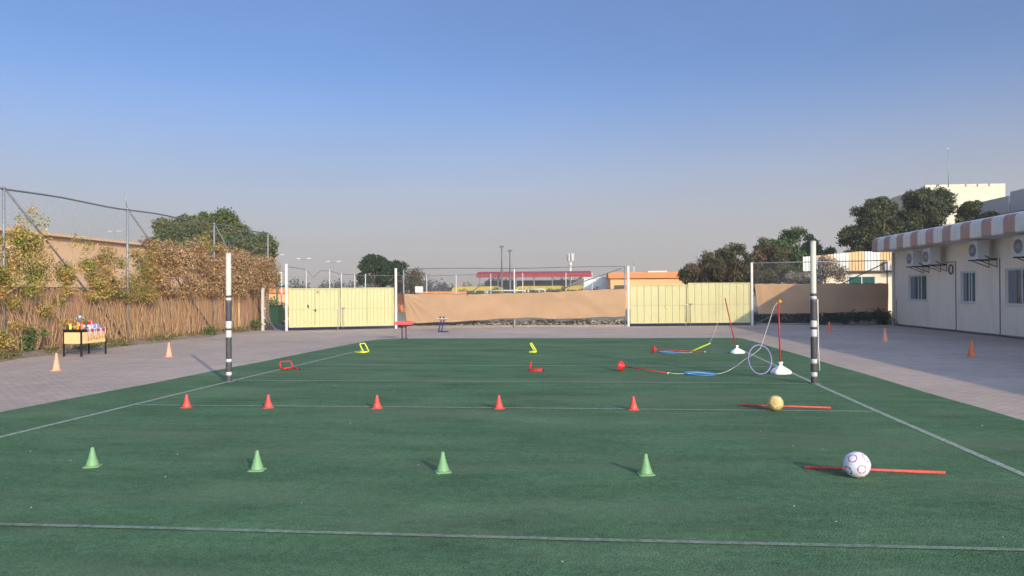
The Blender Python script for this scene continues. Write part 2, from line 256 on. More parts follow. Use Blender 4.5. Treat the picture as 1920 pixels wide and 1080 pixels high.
# ---------------------------------------------------------------- mesh helpers
class MB:
    def __init__(s): s.v = []; s.f = []; s.mi = []; s.sm = []; s.m = 0
    def add(s, vs, fs, smooth=False):
        o = len(s.v); s.v += [tuple(p) for p in vs]
        for f in fs: s.f.append(tuple(i+o for i in f)); s.mi.append(s.m); s.sm.append(smooth)
        return s
    def box(s, c, d, rz=0.0, R=None):
        x, y, z = d[0]/2, d[1]/2, d[2]/2
        vs = [Vector((a*x, b*y, e*z)) for a in (-1, 1) for b in (-1, 1) for e in (-1, 1)]
        if R is None: R = Matrix.Rotation(rz, 3, 'Z')
        vs = [R @ v + Vector(c) for v in vs]
        return s.add(vs, [(0, 1, 3, 2), (4, 6, 7, 5), (0, 4, 5, 1), (2, 3, 7, 6), (0, 2, 6, 4), (1, 5, 7, 3)])
    def bar(s, p, q, wd, ht):                      # rectangular bar between two points
        p, q = Vector(p), Vector(q); d = (q-p); L = d.length; d.normalize()
        a = Vector((0, 0, 1)) if abs(d.z) < .95 else Vector((0, 1, 0))
        sx = d.cross(a).normalized(); sz = sx.cross(d)
        return s.box((p+q)/2, (wd, L, ht), R=Matrix((sx, d, sz)).transposed())
    def tube(s, pts, r, n=8, closed=False, cap=True):
        pts = [Vector(p) for p in pts]; k = len(pts); rr = r if isinstance(r, (list, tuple)) else [r]*k
        vs = []; prev = None
        for i, p in enumerate(pts):
            if closed: t = pts[(i+1) % k]-pts[i-1]
            else: t = pts[min(i+1, k-1)]-pts[max(i-1, 0)]
            t.normalize()
            if prev is None: prev = t.orthogonal().normalized()
            a = (prev - t*prev.dot(t)); a = a.normalized() if a.length > 1e-6 else t.orthogonal().normalized()
            b = t.cross(a); prev = a
            for j in range(n):
                th = 2*PI*j/n; vs.append(p+(a*math.cos(th)+b*math.sin(th))*rr[i])
        fs = []
        for i in range(k if closed else k-1):
            i2 = (i+1) % k
            for j in range(n): fs.append((i*n+j, i*n+(j+1) % n, i2*n+(j+1) % n, i2*n+j))
        s.add(vs, fs, True)
        if cap and not closed:
            o = len(s.v)-k*n
            s.f.append(tuple(o+j for j in reversed(range(n)))); s.f.append(tuple(o+(k-1)*n+j for j in range(n)))
            s.mi += [s.m]*2; s.sm += [False]*2
        return s
    def lathe(s, prof, c=(0, 0, 0), n=20, R=None):
        vs = []
        for r, z in prof:
            for j in range(n):
                v = Vector((r*math.cos(2*PI*j/n), r*math.sin(2*PI*j/n), z))
                if R: v = R @ v
                vs.append(v+Vector(c))
        fs = [(i*n+j, i*n+(j+1) % n, (i+1)*n+(j+1) % n, (i+1)*n+j) for i in range(len(prof)-1) for j in range(n)]
        s.add(vs, fs, True)
        o = len(s.v)-len(prof)*n
        s.f.append(tuple(o+j for j in reversed(range(n)))); s.f.append(tuple(o+(len(prof)-1)*n+j for j in range(n)))
        s.mi += [s.m]*2; s.sm += [False]*2
        return s
    def poly(s, pts, z, th=0.0):
        k = len(pts); s.add([(x, y, z) for x, y in pts], [tuple(range(k))])
        if th: s.add([(x, y, z) for x, y in pts]+[(x, y, z-th) for x, y in pts], [(i, i+k, (i+1) % k+k, (i+1) % k) for i in range(k)])
        return s

def link(name, me, mats, parent=None):
    for mt in (mats if isinstance(mats, (list, tuple)) else [mats]): me.materials.append(M[mt])
    o = bpy.data.objects.new(name, me); col.objects.link(o)
    if parent: o.parent = parent
    return o
def build(name, mb, mats, parent=None, local=False):
    off = Vector((0, 0, 0))
    if parent and not local:
        p = parent
        while p: off += p.location; p = p.parent
    me = bpy.data.meshes.new(name)
    me.from_pydata([tuple(Vector(v)-off) for v in mb.v], [], mb.f)
    me.polygons.foreach_set('material_index', mb.mi); me.polygons.foreach_set('use_smooth', mb.sm); me.update()
    return link(name, me, mats, parent)
def build_np(name, V, nq, mats, parent=None, k=4):    # V: (nq*k,3) array, k-gons
    off = np.zeros(3); p = parent
    while p: off += np.array(p.location); p = p.parent
    V = (np.asarray(V)-off).astype(np.float32)
    me = bpy.data.meshes.new(name); me.vertices.add(len(V)); me.vertices.foreach_set('co', V.ravel())
    me.loops.add(nq*k); me.loops.foreach_set('vertex_index', np.arange(nq*k, dtype=np.int32))
    me.polygons.add(nq); me.polygons.foreach_set('loop_start', np.arange(0, nq*k, k, dtype=np.int32))
    me.update(calc_edges=True); me.validate()
    return link(name, me, mats, parent)
def tag(o, label, cat, group=None, kind=None):
    o['label'] = label; o['category'] = cat
    if group: o['group'] = group
    if kind: o['kind'] = kind
    return o
def thing(name, label, cat, loc=(0, 0, 0), group=None):
    o = bpy.data.objects.new(name, None); col.objects.link(o); o.location = loc; o.empty_display_size = .2
    return tag(o, label, cat, group)
def struct(name, mb, mats):
    o = build(name, mb, mats); o['kind'] = 'structure'; return o
def dup(root, loc, label, rz=0.0, group=None):
    def cp(o, par):
        c = o.copy(); col.objects.link(c)
        if par: c.parent = par
        for ch in list(o.children): cp(ch, c)
        return c
    c = cp(root, None); c.location = loc; c.rotation_euler = (0, 0, rz); c['label'] = label
    if group: c['group'] = group
    return c

def leaves(blobs, n, size, hollow=0.45, droop=0.0, asp=0.5):
    """n leaf-shaped quads spread through ellipsoid blobs [(x,y,z,rx,ry,rz,weight)], denser to the outside"""
    B = np.array(blobs, float); wts = B[:, 6]/B[:, 6].sum()
    idx = rng.choice(len(B), n, p=wts)
    d = rng.normal(size=(n, 3)); d /= np.linalg.norm(d, axis=1)[:, None]
    rad = rng.random(n)**hollow
    # ragged outline: radius modulated by direction
    rad += 0.35*rng.random(n)*(rng.random(n) < .10)
    rad *= 1+0.16*np.sin(d[:, 0]*7+idx)*np.cos(d[:, 2]*6+idx*2)+0.09*rng.normal(size=n)
    P = B[idx, :3]+d*B[idx, 3:6]*rad[:, None]
    nrm = d*0.6+rng.normal(size=(n, 3))*0.7+np.array([0, 0, .3]); nrm /= np.linalg.norm(nrm, axis=1)[:, None]
    t = rng.normal(size=(n, 3)); t[:, 2] -= droop; t -= nrm*(t*nrm).sum(1)[:, None]; t /= np.linalg.norm(t, axis=1)[:, None]
    b = np.cross(nrm, t); s = size*(0.6+0.8*rng.random(n))[:, None]
    V = np.stack([P-t*s, P+b*s*asp, P+t*s, P-b*s*asp], 1).reshape(-1, 3)
    return V
def foliage(name, parent, blobs, n, size, m, **kw):
    V = leaves(blobs, n, size, **kw); V[:, 2] = np.maximum(V[:, 2], 0.01)
    return build_np(name, V, n, m, parent)
def clumps(c, R, k, r, weight=1.0, low=-0.6):
    """k small ellipsoid clumps placed over a big ellipsoid crown"""
    out = []
    for i in range(k):
        while True:
            d = Vector((random.gauss(0, 1), random.gauss(0, 1), random.gauss(0, 1))).normalized()
            if d.z > low: break
        q = random.uniform(0.45, 1.0); rr = r*random.uniform(0.6, 1.25)
        out.append((c[0]+d.x*R[0]*q, c[1]+d.y*R[1]*q, c[2]+d.z*R[2]*q, rr, rr, rr*0.75, rr**2*weight))
    return out
def tree(name, label, base, crowns, n, leaf, m, k=26, r=0.8, trunk_r=0.22, group=None, droop=0.0, barkm='bark'):
    """crowns: list of (cx,cy,cz,Rx,Ry,Rz)"""
    t = thing(name, label, 'tree', (base[0], base[1], 0), group)
    mb = MB(); top = sum((Vector(c[:3]) for c in crowns), Vector())/len(crowns)
    fork = Vector((base[0], base[1], 0)).lerp(top, .42)
    mb.tube([(base[0], base[1], -0.1), Vector((base[0], base[1], 0)).lerp(fork, .5)+Vector((.06, 0, 0)), fork], [trunk_r, trunk_r*.8, trunk_r*.65], 9)
    bl = []
    for c in crowns:
        cl = clumps(c[:3], c[3:6], k, r); bl += cl
        for q in cl[:max(4, k//3)]:
            e = Vector(q[:3]); md = fork.lerp(e, .5)+Vector((random.uniform(-.2, .2), random.uniform(-.2, .2), .15))
            mb.tube([fork, md, e], [trunk_r*.4, trunk_r*.22, trunk_r*.06], 6)
    build('trunk', mb, barkm, t)
    foliage('crown', t, bl, n, leaf, m, droop=droop, hollow=.4)
    return t

def chain(name, parent, p0, p1, z0, z1, sp=0.075, r=0.0017, m='wire', topf=None):
    """chain-link: real diagonal wires clipped to the panel"""
    p0 = np.array(p0, float); p1 = np.array(p1, float); L = np.linalg.norm(p1-p0); e = (p1-p0)/L; H = z1-z0
    nrm = np.array([-e[1], e[0]]); segs = []
    for sgn in (1, -1):
        c = -H
        while c < L:
            a, b = max(0, c), min(L, c+H)
            if b > a:
                za, zb = a-c, b-c
                if sgn < 0: a, b = L-a, L-b
                segs.append((a, za, b, zb, sgn))
            c += sp*1.414
    V = []
    for a, za, b, zb, sg in segs:
        if topf:
            za = min(za, topf(a)-z0); zb = min(zb, topf(b)-z0)
        A = np.array([*(p0+e*a), z0+za]); B = np.array([*(p0+e*b), z0+zb]); d = (B-A); l = np.linalg.norm(d)
        if l < .02: continue
        d /= l; n3 = np.array([*nrm, 0])*sg; s3 = np.cross(d, n3)
        o = [n3*r, -n3*.5*r+s3*.87*r, -n3*.5*r-s3*.87*r]
        for i in range(3):
            j = (i+1) % 3; V += [A+o[i], A+o[j], B+o[j], B+o[i]]
    return build_np(name, np.array(V), len(V)//4, m, parent)

# ================================================================= SETTING
g = MB(); g.add([(-1500, -60, -.02), (1500, -60, -.02), (1500, 2500, -.02), (-1500, 2500, -.02)], [(0, 1, 2, 3)]); struct('ground', g, 'sand')
g = MB(); g.poly([(-15.0, -12), (14.6, -12), (14.6, 37.2), (8, 36.75), (2.0, 35.6), (-8.5, 34.6), (-9.0, 34.2), (-13.2, 32.2), (-14.8, 32.5)], 0.0); struct('paved_yard', g, 'paver')
g = MB(); g.poly([(-60, 42), (60, 42), (60, 400), (-60, 400)], -.012); struct('far_court_ground', g, 'farfield')
g = MB(); g.poly([(-30, 32.2), (-13.2, 32.2), (-9.0, 34.2), (-8.5, 34.6), (2.0, 35.6), (8, 36.75), (14.5, 37.2), (30, 37.2), (30, 42), (-30, 42)], -.008); struct('service_road', g, 'asphalt')
TURF = [(-8.2, -6), (-8.12, 9.7), (-7.87, 14.2), (-7.5, 22.5), (-7.32, 25.2), (-7.15, 25.75), (-6.7, 26.1), (-5.9, 26.25), (0, 26.45), (4.9, 26.65), (5.3, 26.55), (5.44, 26.2), (5.42, -6)]
TE = []                                   # the cut edge of the turf wanders a little
for (a, c) in zip(TURF, TURF[1:]+TURF[:1]):
    k = max(1, int(math.hypot(c[0]-a[0], c[1]-a[1])/.22))
    for i in range(k):
        TE.append((a[0]+(c[0]-a[0])*i/k+random.uniform(-.008, .008)+.015*math.sin(len(TE)*.31), a[1]+(c[1]-a[1])*i/k+random.uniform(-.01, .01)))
g = MB(); g.poly(TE, 0.016, 0.02); struct('artificial_turf', g, 'turf')

def strip(pts, wd, z):
    mb = MB()
    for (a, b) in zip(pts[:-1], pts[1:]):
        a = Vector((*a, 0)); b = Vector((*b, 0)); d = (b-a).normalized(); n = Vector((-d.y, d.x, 0))*wd/2
        mb.add([(p.x, p.y, z) for p in (a-n, b-n, b+n, a+n)], [(0, 1, 2, 3)])
    return mb
g = MB(); g.v = []; 
allp = [([(-6.70, 5.0), (-6.69, 8.0), (-6.58, 13.34), (-6.32, 21.3)], .062), ([(3.80, 5.0), (3.84, 7.0), (3.92, 10.5), (4.02, 13.47), (4.34, 21.5)], .062)]
for pts, wd in allp:
    q = strip(pts, wd*1.25, .020); g.add(q.v, q.f)
for y, x0, x1, wd in ((21.43, -6.25, 4.3, .05), (16.46, -6.38, 4.1, .06), (13.5, -6.5, 3.95, .055), (10.43, -6.58, 3.86, .05)):
    q = strip([(x0, y), ((x0+x1)/2, y+.04), (x1, y+.02)], wd, .0235); g.add(q.v, q.f)
struct('pitch_marking', g, 'line')
struct('worn_pitch_marking', strip([(-6.64, 4.93), (-3, 4.95), (0, 4.94), (3.72, 4.97)], .055, .0235), 'lineworn')
g = MB()
q = strip([(-2.6+.5*math.cos(a), 12.9+.25*math.sin(a)) for a in np.linspace(.3, 1.6, 10)], .05, .0215); g.add(q.v, q.f)
q = strip([(1.2+1.4*math.cos(a), 23+1.8*math.sin(a)) for a in np.linspace(.2, 2.9, 30)], .06, .0215); g.add(q.v, q.f)
struct('faded_red_marking', g, 'redline')
# planted verge along the left fence and strip under the screens
g = MB()
n = 40; vs = []
for i in range(n+1):
    y = -4+37*i/n; xe = -14.55+.22*math.sin(i*1.7)+.12*math.sin(i*4.1)
    vs += [(-15.45, y, .10), (-15.0, y, .10+.03*math.sin(i*2.3)), (xe, y, .006)]
fs = []
for i in range(n):
    for j in range(2): fs.append((i*3+j, i*3+j+1, i*3+j+4, i*3+j+3))
g.add(vs, fs, True); struct('planting_verge', g, 'soil')
g = MB(); g.bar((-8.4, 34.75, .04), (2.0, 35.62, .04), .14, .10); g.bar((8.2, 36.85, .04), (14.4, 37.3, .04), .14, .10); struct('kerb', g, 'kerb')

# weeds in the verge (uncountable)
random.seed(3)
bl = [(-14.85+random.uniform(-.3, .2), -1+36*i/90+random.uniform(-.2, .2), .08, random.uniform(.15, .35), random.uniform(.2, .5), random.uniform(.08, .26), 1) for i in range(84)]
o = foliage('verge_weeds', None, bl, 15000, .035, 'weed'); tag(o, 'low dry and green weeds along the foot of the left fence', 'weeds', kind='stuff')

# ================================================================= RIGHT BUILDING
XW = 14.45; YE = 36.7; YS = -8.0
b = thing('school_building', 'long cream single-storey block with pink and white striped metal fascia', 'building', (XW, 20, 0))
wins = [(33.15, 34.9, 1.20, 2.28), (29.2, 30.25, 1.16, 2.32), (25.35, 27.19, 1.13, 2.34), (20.5, 22.3, 1.13, 2.34), (15.5, 17.3, 1.13, 2.34), (10, 11.8, 1.13, 2.34)]
mb = MB()
ys = sorted([YS, YE]+[v for wn in wins for v in wn[:2]])
for a, c in zip(ys[:-1], ys[1:]):
    wn = [q for q in wins if abs(q[0]-a) < 1e-6]
    spans = [(0, wn[0][2]), (wn[0][3], 3.75)] if wn else [(0, 3.75)]
    for z0, z1 in spans: mb.add([(XW, a, z0), (XW, a, z1), (XW, c, z1), (XW, c, z0)], [(0, 1, 2, 3)])
for y0, y1, z0, z1 in wins:
    X2 = XW+.14
    mb.add([(XW, y0, z0), (XW, y1, z0), (XW, y1, z1), (XW, y0, z1), (X2, y0, z0), (X2, y1, z0), (X2, y1, z1), (X2, y0, z1)],
           [(0, 1, 5, 4), (1, 2, 6, 5), (2, 3, 7, 6), (3, 0, 4, 7)])
mb.add([(XW, YE, 0), (24, YE, 0), (24, YE, 3.75), (XW, YE, 3.75), (XW, YS, 0), (24, YS, 0), (24, YS, 3.75), (XW, YS, 3.75)], [(0, 3, 2, 1), (4, 5, 6, 7), (1, 2, 6, 5)])
for yj in (32.0, 27.55, 23.0, 18.0): mb.box((XW-.006, yj, 1.7), (.012, .03, 3.3))
build('wall', mb, 'wall', b)
mb = MB(); mb.box((XW-.02, (YS+YE)/2, .04), (.04, YE-YS-.02, .08)); build('plinth', mb, 'conduit', b)
for i, (y0, y1, z0, z1) in enumerate(wins[:3]+wins[3:]):
    f = MB(); X2 = XW+.07; t = .045; ym = (y0+y1)/2
    for yy in (y0+t/2, y1-t/2): f.box((X2, yy, (z0+z1)/2), (.06, t, z1-z0))
    for zz in (z0+t/2, z1-t/2): f.box((X2, ym, zz), (.058, y1-y0-2*t, t))
    for yy in ((y0+(y1-y0)*.36), (y0+(y1-y0)*.53)): f.box((X2-.003, yy, (z0+z1)/2), (.05, .04, z1-z0-2*t))
    f.box((XW-.015, ym, z0-.015), (.06, y1-y0+.1, .03))
    for yy in (y0-.018, y1+.018): f.box((XW-.004, yy, (z0+z1)/2), (.02, .036, z1-z0+.07))
    f.box((XW-.004, ym, z1+.018), (.018, y1-y0, .036))
    fr = build('window', f, 'alu', b)
    p = MB(); p.box((X2+.005, ym, (z0+z1)/2), (.01, y1-y0-2*t, z1-z0-2*t)); build('pane', p, 'pane', fr)
    p = MB(); n = 14
    ya = y1-(y1-y0)*.30
    vs = []; 
    for k in range(n+1):
        yy = ya+(y1-t-ya)*k/n; xx = X2-.012+.006*(k % 2); vs += [(xx, yy, z0+t), (xx, yy, z1-t)]
    p.add(vs, [(2*k, 2*k+1, 2*k+3, 2*k+2) for k in range(n)]); build('blind', p, 'curtain', fr)
# fascia : corrugated sheet, rounded top, stripes
XF = 13.42; Yf = 36.35
prof = [(XF+.03, 3.42), (XF, 3.46), (XF, 3.88), (XF+.03, 3.97), (XF+.10, 4.04), (XF+.22, 4.08), (XF+.6, 4.12)]
mb = MB(); step = .0685; n = int((Yf-YS)/step); vs = []
for i in range(n+1):
    yy = Yf-step*i; cor = .010*(1 if (i % 4) in (1, 2) else 0)
    for (x, z) in prof: vs.append((x-cor, yy, z+cor*.5))
k = len(prof); mb.v = vs
for i in range(n):
    ph = (i*step) % 1.37; mi = 1 if ph < .62 else 0
    for j in range(k-1):
        mb.f.append((i*k+j, i*k+j+1, (i+1)*k+j+1, (i+1)*k+j)); mb.mi.append(mi if j < 4 else 0); mb.sm.append(False)
build('fascia', mb, ['fwhite', 'fpink'], b)
mb = MB(); mb.add([(XF+.03, YS, 3.42), (XF+.03, Yf, 3.42), (XW, Yf, 3.42), (XW, YS, 3.42)], [(0, 1, 2, 3)])
mb.add([(XF+.03, Yf, 3.42), (XF, Yf, 3.88), (XF+.1, Yf, 4.04), (XF+.6, Yf, 4.12), (24, Yf, 4.12), (24, Yf, 3.42)], [(0, 1, 2, 3, 4, 5)])
build('soffit', mb, 'roofw', b)
mb = MB(); mb.add([(XF+.6, YS, 4.12), (24, YS, 4.2), (24, Yf, 4.2), (XF+.6, Yf, 4.12)], [(0, 1, 2, 3)]); build('roof', mb, 'roofw', b)
mb = MB(); mb.tube([(XW-.06, 36.45, 0), (XW-.06, 36.45, 3.4)], .05, 10); build('downpipe', mb, 'pipe', b)
for yy in (30.65, 27.55):
    mb = MB(); mb.box((XW-.012, yy, 1.37), (.024, .035, 2.72)); 
    if yy > 30: mb.box((XW-.012, yy+.42, 2.74), (.024, .80, .03))
    build('conduit', mb, 'conduit', b)
mb = MB(); mb.tube([(XW-.10, 36.1, 0.0), (XW-.25, 36.0, .30), (XW-.28, 35.8, .32), (XW-.12, 35.6, .0)], .018, 6)
mb.tube([(XW-.03, 36.2, 1.2), (XW-.05, 36.15, .5), (XW-.05, 36.2, .02)], .012, 6); build('water_pipe', mb, 'galvdark', b)
mb = MB(); mb.tube([(XW-.05, y, .03+.015*math.sin(y*2.1)) for y in np.linspace(26, 36, 40)], .014, 5); build('ground_cable', mb, 'black', b)

def aircon(loc, label, stretch=1.0):
    t = thing('air_conditioner', label, 'air conditioner', loc, 'outdoor air conditioner units on the cream wall')
    c = MB(); W, D, Hh = .58, .38, .64                                # runs along y, front faces -x
    c.box((0, 0, Hh/2), (D, W, Hh)); c.box((0, 0, Hh+.008), (D+.02, W+.02, .016)); build('casing', c, 'acwhite', t, True)
    gr = MB(); gr.lathe([(.225, 0), (.225, .012)], (-D/2-.012, .05, Hh/2), 24, Matrix.Rotation(PI/2, 3, 'Y')); gi = build('fan_recess', gr, 'acdark', t, True)
    rg = MB()
    for rr in (.06, .10, .14, .18, .225): rg.tube([(-D/2-.02, .05+rr*math.cos(a), Hh/2+rr*math.sin(a)) for a in np.linspace(0, 2*PI, 20, endpoint=False)], .005, 5, closed=True)
    for a in np.linspace(0, PI, 6, endpoint=False): rg.tube([(-D/2-.016, .05+.225*math.cos(a), Hh/2+.225*math.sin(a)), (-D/2-.016, .05-.225*math.cos(a), Hh/2-.225*math.sin(a))], .004, 4)
    build('grille', rg, 'acwhite', gi, True)
    cl = MB(); cl.box((D/2+.006, -.0, Hh/2), (.012, W-.08, Hh-.1)); build('coil', cl, 'acdark', t, True)
    for yy in (-.26, .26):
        br = MB(); br.bar((-D/2-.04, yy, -.03), (.47, yy, -.03), .04, .04); br.bar((-.1, yy, -.05), (.47, yy, -.28), .025, .025); br.box((.475, yy, -.12), (.012, .05, .36))
        build('bracket', br, 'black', t, True)
    pp = MB(); pp.tube([(.05, -W/2-.01, .12), (.2, -W/2-.06, .02), (.35, -W/2-.05, .0), (.45, -W/2-.02, -.02)], .016, 6); build('refrigerant_pipe', pp, 'black', t, True)
    return t
XA = 13.98
ac = aircon((XA, 33.2, 2.66), 'small air conditioner unit farthest along the wall, beyond the paired unit')
dup(ac, (XA, 31.65, 2.67), 'air conditioner unit beside the coiled black cable')
dup(ac, (XA, 28.0, 2.72), 'air conditioner unit standing alone between the two narrower windows and the last one')
dup(ac, (XA-.02, 25.15, 2.70), 'air conditioner unit cut off by the right edge, above the widest window')
mb = MB()
for k in range(5): mb.tube([(XW-.035-.012*(k % 2), 30.98+(.15+.008*k)*math.cos(a), 2.45+(.17+.006*k)*math.sin(a)) for a in np.linspace(0, 2*PI, 20, endpoint=False)], .009, 5, closed=True)
tag(build('coiled_cable', mb, 'black'), 'coil of black cable hanging on the cream wall', 'cable')

# ================================================================= LEFT FENCES
def fx(y): return -15.38+0.55*max(0, (y-20))/14.5
fn = thing('chain_link_fence', 'tall chain-link fence with grey poles and braces along the left side', 'fence', (-15.3, 18, 0))
PY = [8.0, 13.2, 18.5, 23.7, 29.2, 34.0]
for i, y in enumerate(PY):
    mb = MB(); mb.tube([(fx(y), y, 0), (fx(y), y, 4.5)], .038, 9); mb.lathe([(.045, 0), (.045, .04), (.02, .06)], (fx(y), y, 4.5), 9)
    if i == 3: mb.tube([(fx(y), y, 4.5), (fx(y)-.02, y-.12, 5.05)], .018, 6)
    build('post', mb, 'galv', fn)
mb = MB(); mb.tube([(fx(y), y, 4.5+.025*math.sin(y*1.3)) for y in np.linspace(8, 34, 40)], .026, 7); build('top_rail', mb, 'galvdark', fn)
for a, c in zip(PY[:-1], PY[1:]):
    mb = MB(); mb.tube([(fx(a)+.05, a+.05, 4.42), (fx(c)+.05, c-.08, .05)], .028, 7); build('brace', mb, 'galvdark', fn)
    chain('mesh_panel', fn, (fx(a), a), (fx(c), c), 1.8, 4.48, .085, .0019)
fw_ = thing('board_fence', 'brown upright board fence behind the dry climbing stems', 'fence', (-15.5, 18, 0))
mb = MB(); y = 6.0; i = 0
while y < 34.0:
    wd = random.uniform(.13, .17); x = fx(y)-.10+random.uniform(-.012, .012); hh = 1.80+random.uniform(-.025, .02)
    mb.box((x, y+wd/2, hh/2+.03), (.02, wd-.012, hh), rz=random.uniform(-.03, .03)); y += wd
build('boards', mb, 'wood', fw_)
mb = MB()
for z in (.45, 1.62): mb.bar((fx(6)-.15, 6, z), (fx(20)-.15, 20, z), .05, .08); mb.bar((fx(20)-.15, 20, z), (fx(34)-.15, 34, z), .05, .08)
mb.bar((fx(6)-.1, 6, 1.855), (fx(20)-.1, 20, 1.855), .07, .035); mb.bar((fx(20)-.1, 20, 1.855), (fx(34)-.1, 34, 1.855), .07, .035)
build('rail', mb, 'woodrail', fw_)
mb = MB(); mb.bar((fx(31.3)-.04, 31.3, .1), (fx(31.3)-.04, 31.3, 1.7), .06, .05); build('new_batten', mb, 'deskpanel', fw_)

# sandstone-coloured building beyond the left fence
b = thing('boundary_building', 'long sand-coloured blank wall of a building beyond the left fence', 'building', (-24, 34, 0))
mb = MB(); mb.box((-28, 34, 2.15), (8, 44, 4.3)); build('wall', mb, 'sandwall', b)
mb = MB(); mb.box((-23.94, 34, 4.36), (.5, 44.2, .12)); build('coping', mb, 'sandwall', b)

# creepers: stems + foliage
def creeper(label, y0, y1, blobs, n, size, m, stems, seed, second=None, twig=90, name='climbing_plant', shoot=None):
    random.seed(seed)
    ym = (y0+y1)/2; t = thing(name, label, 'plant', (-15.1, ym, 0), 'climbers growing over the left fence')
    mb = MB()
    for i in range(stems):
        y = random.uniform(y0, y1); x = fx(y)+random.uniform(.04, .30); h = random.uniform(1.2, 2.3); pts = []; yy = y; k = 7
        for j in range(k):
            pts.append((x-(x-fx(y)-.04)*j/k*.7, yy, .02+h*j/(k-1))); yy += random.uniform(-.20, .20)
        r = random.choice([.004, .005, .006, .008, .014]); mb.tube(pts, [r*(1-.6*j/(k-1)) for j in range(k)], 5)
    for (y, h, ln) in (shoot or []):
        pts = [(fx(y)+.05, y, 1.7)]
        for j in range(1, 9): pts.append((fx(y)+.05+.05*math.sin(j), y+ln*j/8+.06*math.sin(j*2.2), 1.7+(h-1.7)*j/8))
        mb.tube(pts, [.010*(1-.7*j/8) for j in range(9)], 5)
    for i in range(twig):                    # bare twigs sticking through and out of the leaves
        q = random.choice(blobs); c = Vector(q[:3]); d = Vector((random.gauss(.1, .5), random.gauss(0, .7), random.gauss(.35, .6))).normalized()
        l = q[4]*random.uniform(.8, 1.9); e = c+d*l; md = c.lerp(e, .55)+Vector((random.uniform(-.05, .05), random.uniform(-.08, .08), .04))
        if e.z > .1: mb.tube([c, md, e], [.007, .005, .0025], 4)
    build('stems', mb, 'stem', t)
    foliage('foliage', t, blobs, int(n*1.35), size*.78, m)
    if second: foliage('green_growth', t, second[0], second[1], second[2], second[3])
    return t
def blob_band(y0, y1, z0, z1, k, r, th=.28):
    out = []
    for i in range(k):
        y = random.uniform(y0, y1); rr = r*random.uniform(.6, 1.3)
        out.append((fx(y)+random.uniform(-.1, .35), y, random.uniform(z0, z1), th, rr, rr*.85, rr))
    return out
random.seed(21)
creeper('green and golden climber at the left edge of the photo with thick pale stems', 15.5, 20.3,
        blob_band(15.5, 20.2, 1.7, 3.3, 44, .36)+blob_band(16, 20.3, .3, 1.5, 14, .26), 18500, .042, 'greenvine', 110, 1,
        second=(blob_band(18.9, 19.9, 3.0, 4.1, 12, .30, .16), 420, .04, 'greenvine'), shoot=[(19.0, 4.4, .3), (17.6, 5.2, .5), (19.5, 4.2, .2)])
creeper('leafy climber with green clump and small gap of wall behind, above the desk', 20.4, 22.3,
        blob_band(20.4, 22.4, 1.7, 2.6, 15, .26)+blob_band(20.5, 22.3, .6, 1.7, 4, .2), 5600, .04, 'greenvine', 50, 2,
        second=(blob_band(21.0, 21.7, 2.6, 3.3, 6, .24, .14), 260, .035, 'greenvine'), shoot=[(20.9, 4.85, .35), (21.6, 3.7, .2)])
creeper('golden dry climber just before the second fence pole from the left', 22.3, 24.6,
        blob_band(22.1, 24.8, 1.6, 3.2, 26, .36)+blob_band(22.3, 24.6, 1.4, 1.9, 6, .24), 9800, .042, 'gold_leaf', 90, 3, shoot=[(22.9, 3.9, .2)])
creeper('russet dry climber heaped high just after the second fence pole', 24.6, 27.4,
        blob_band(24.8, 27.4, 1.9, 3.3, 24, .44, .45)+blob_band(24.8, 27.2, 3.0, 3.5, 6, .3, .3)+blob_band(24.6, 27.4, 1.6, 1.9, 8, .22), 15000, .045, 'dry', 95, 4)
creeper('widest russet thicket of dry bougainvillea in the middle of the left fence', 27.4, 30.8,
        blob_band(27.4, 30.8, 1.8, 3.4, 28, .50, .55)+blob_band(27.6, 30.4, 3.1, 3.6, 9, .34, .35)+blob_band(27.4, 30.8, 1.6, 1.9, 8, .22), 19000, .045, 'dry', 60, 5,
        second=(blob_band(28, 29.6, 3.4, 3.9, 4, .3, .3), 700, .045, 'gold_leaf'))
creeper('reddish twiggy thicket at the far end of the left fence', 30.8, 34.2,
        blob_band(30.8, 34.0, 1.8, 3.3, 26, .46, .5)+blob_band(31.2, 34.1, 1.6, 2.2, 10, .30, .3), 15000, .042, 'dry', 26, 6)
random.seed(33)
for lab, y, h in (('small green shrub left of the desk against the boards', 19.2, 1.0), ('low green shrub near the far end of the board fence', 32.2, .5), ('low bushy weed clump at the base of the goalpost side boards', 28.4, .45)):
    t = thing('shrub', lab, 'shrub', (fx(y)+.35, y, 0), 'shrubs at the foot of the left fence')
    mb = MB()
    for i in range(9): mb.tube([(fx(y)+.35, y, 0), (fx(y)+.35+random.uniform(-.15, .15), y+random.uniform(-.2, .2), h*.5), (fx(y)+.35+random.uniform(-.2, .2), y+random.uniform(-.35, .35), h*.9)], [.012, .008, .004], 5)
    build('stems', mb, 'stem', t)
    foliage('foliage', t, [(fx(y)+.35+random.uniform(-.1, .1), y+random.uniform(-.3, .3), h*random.uniform(.3, .9), .2, .24, .2, 1) for _ in range(7)], 700, .035, 'leaf4')

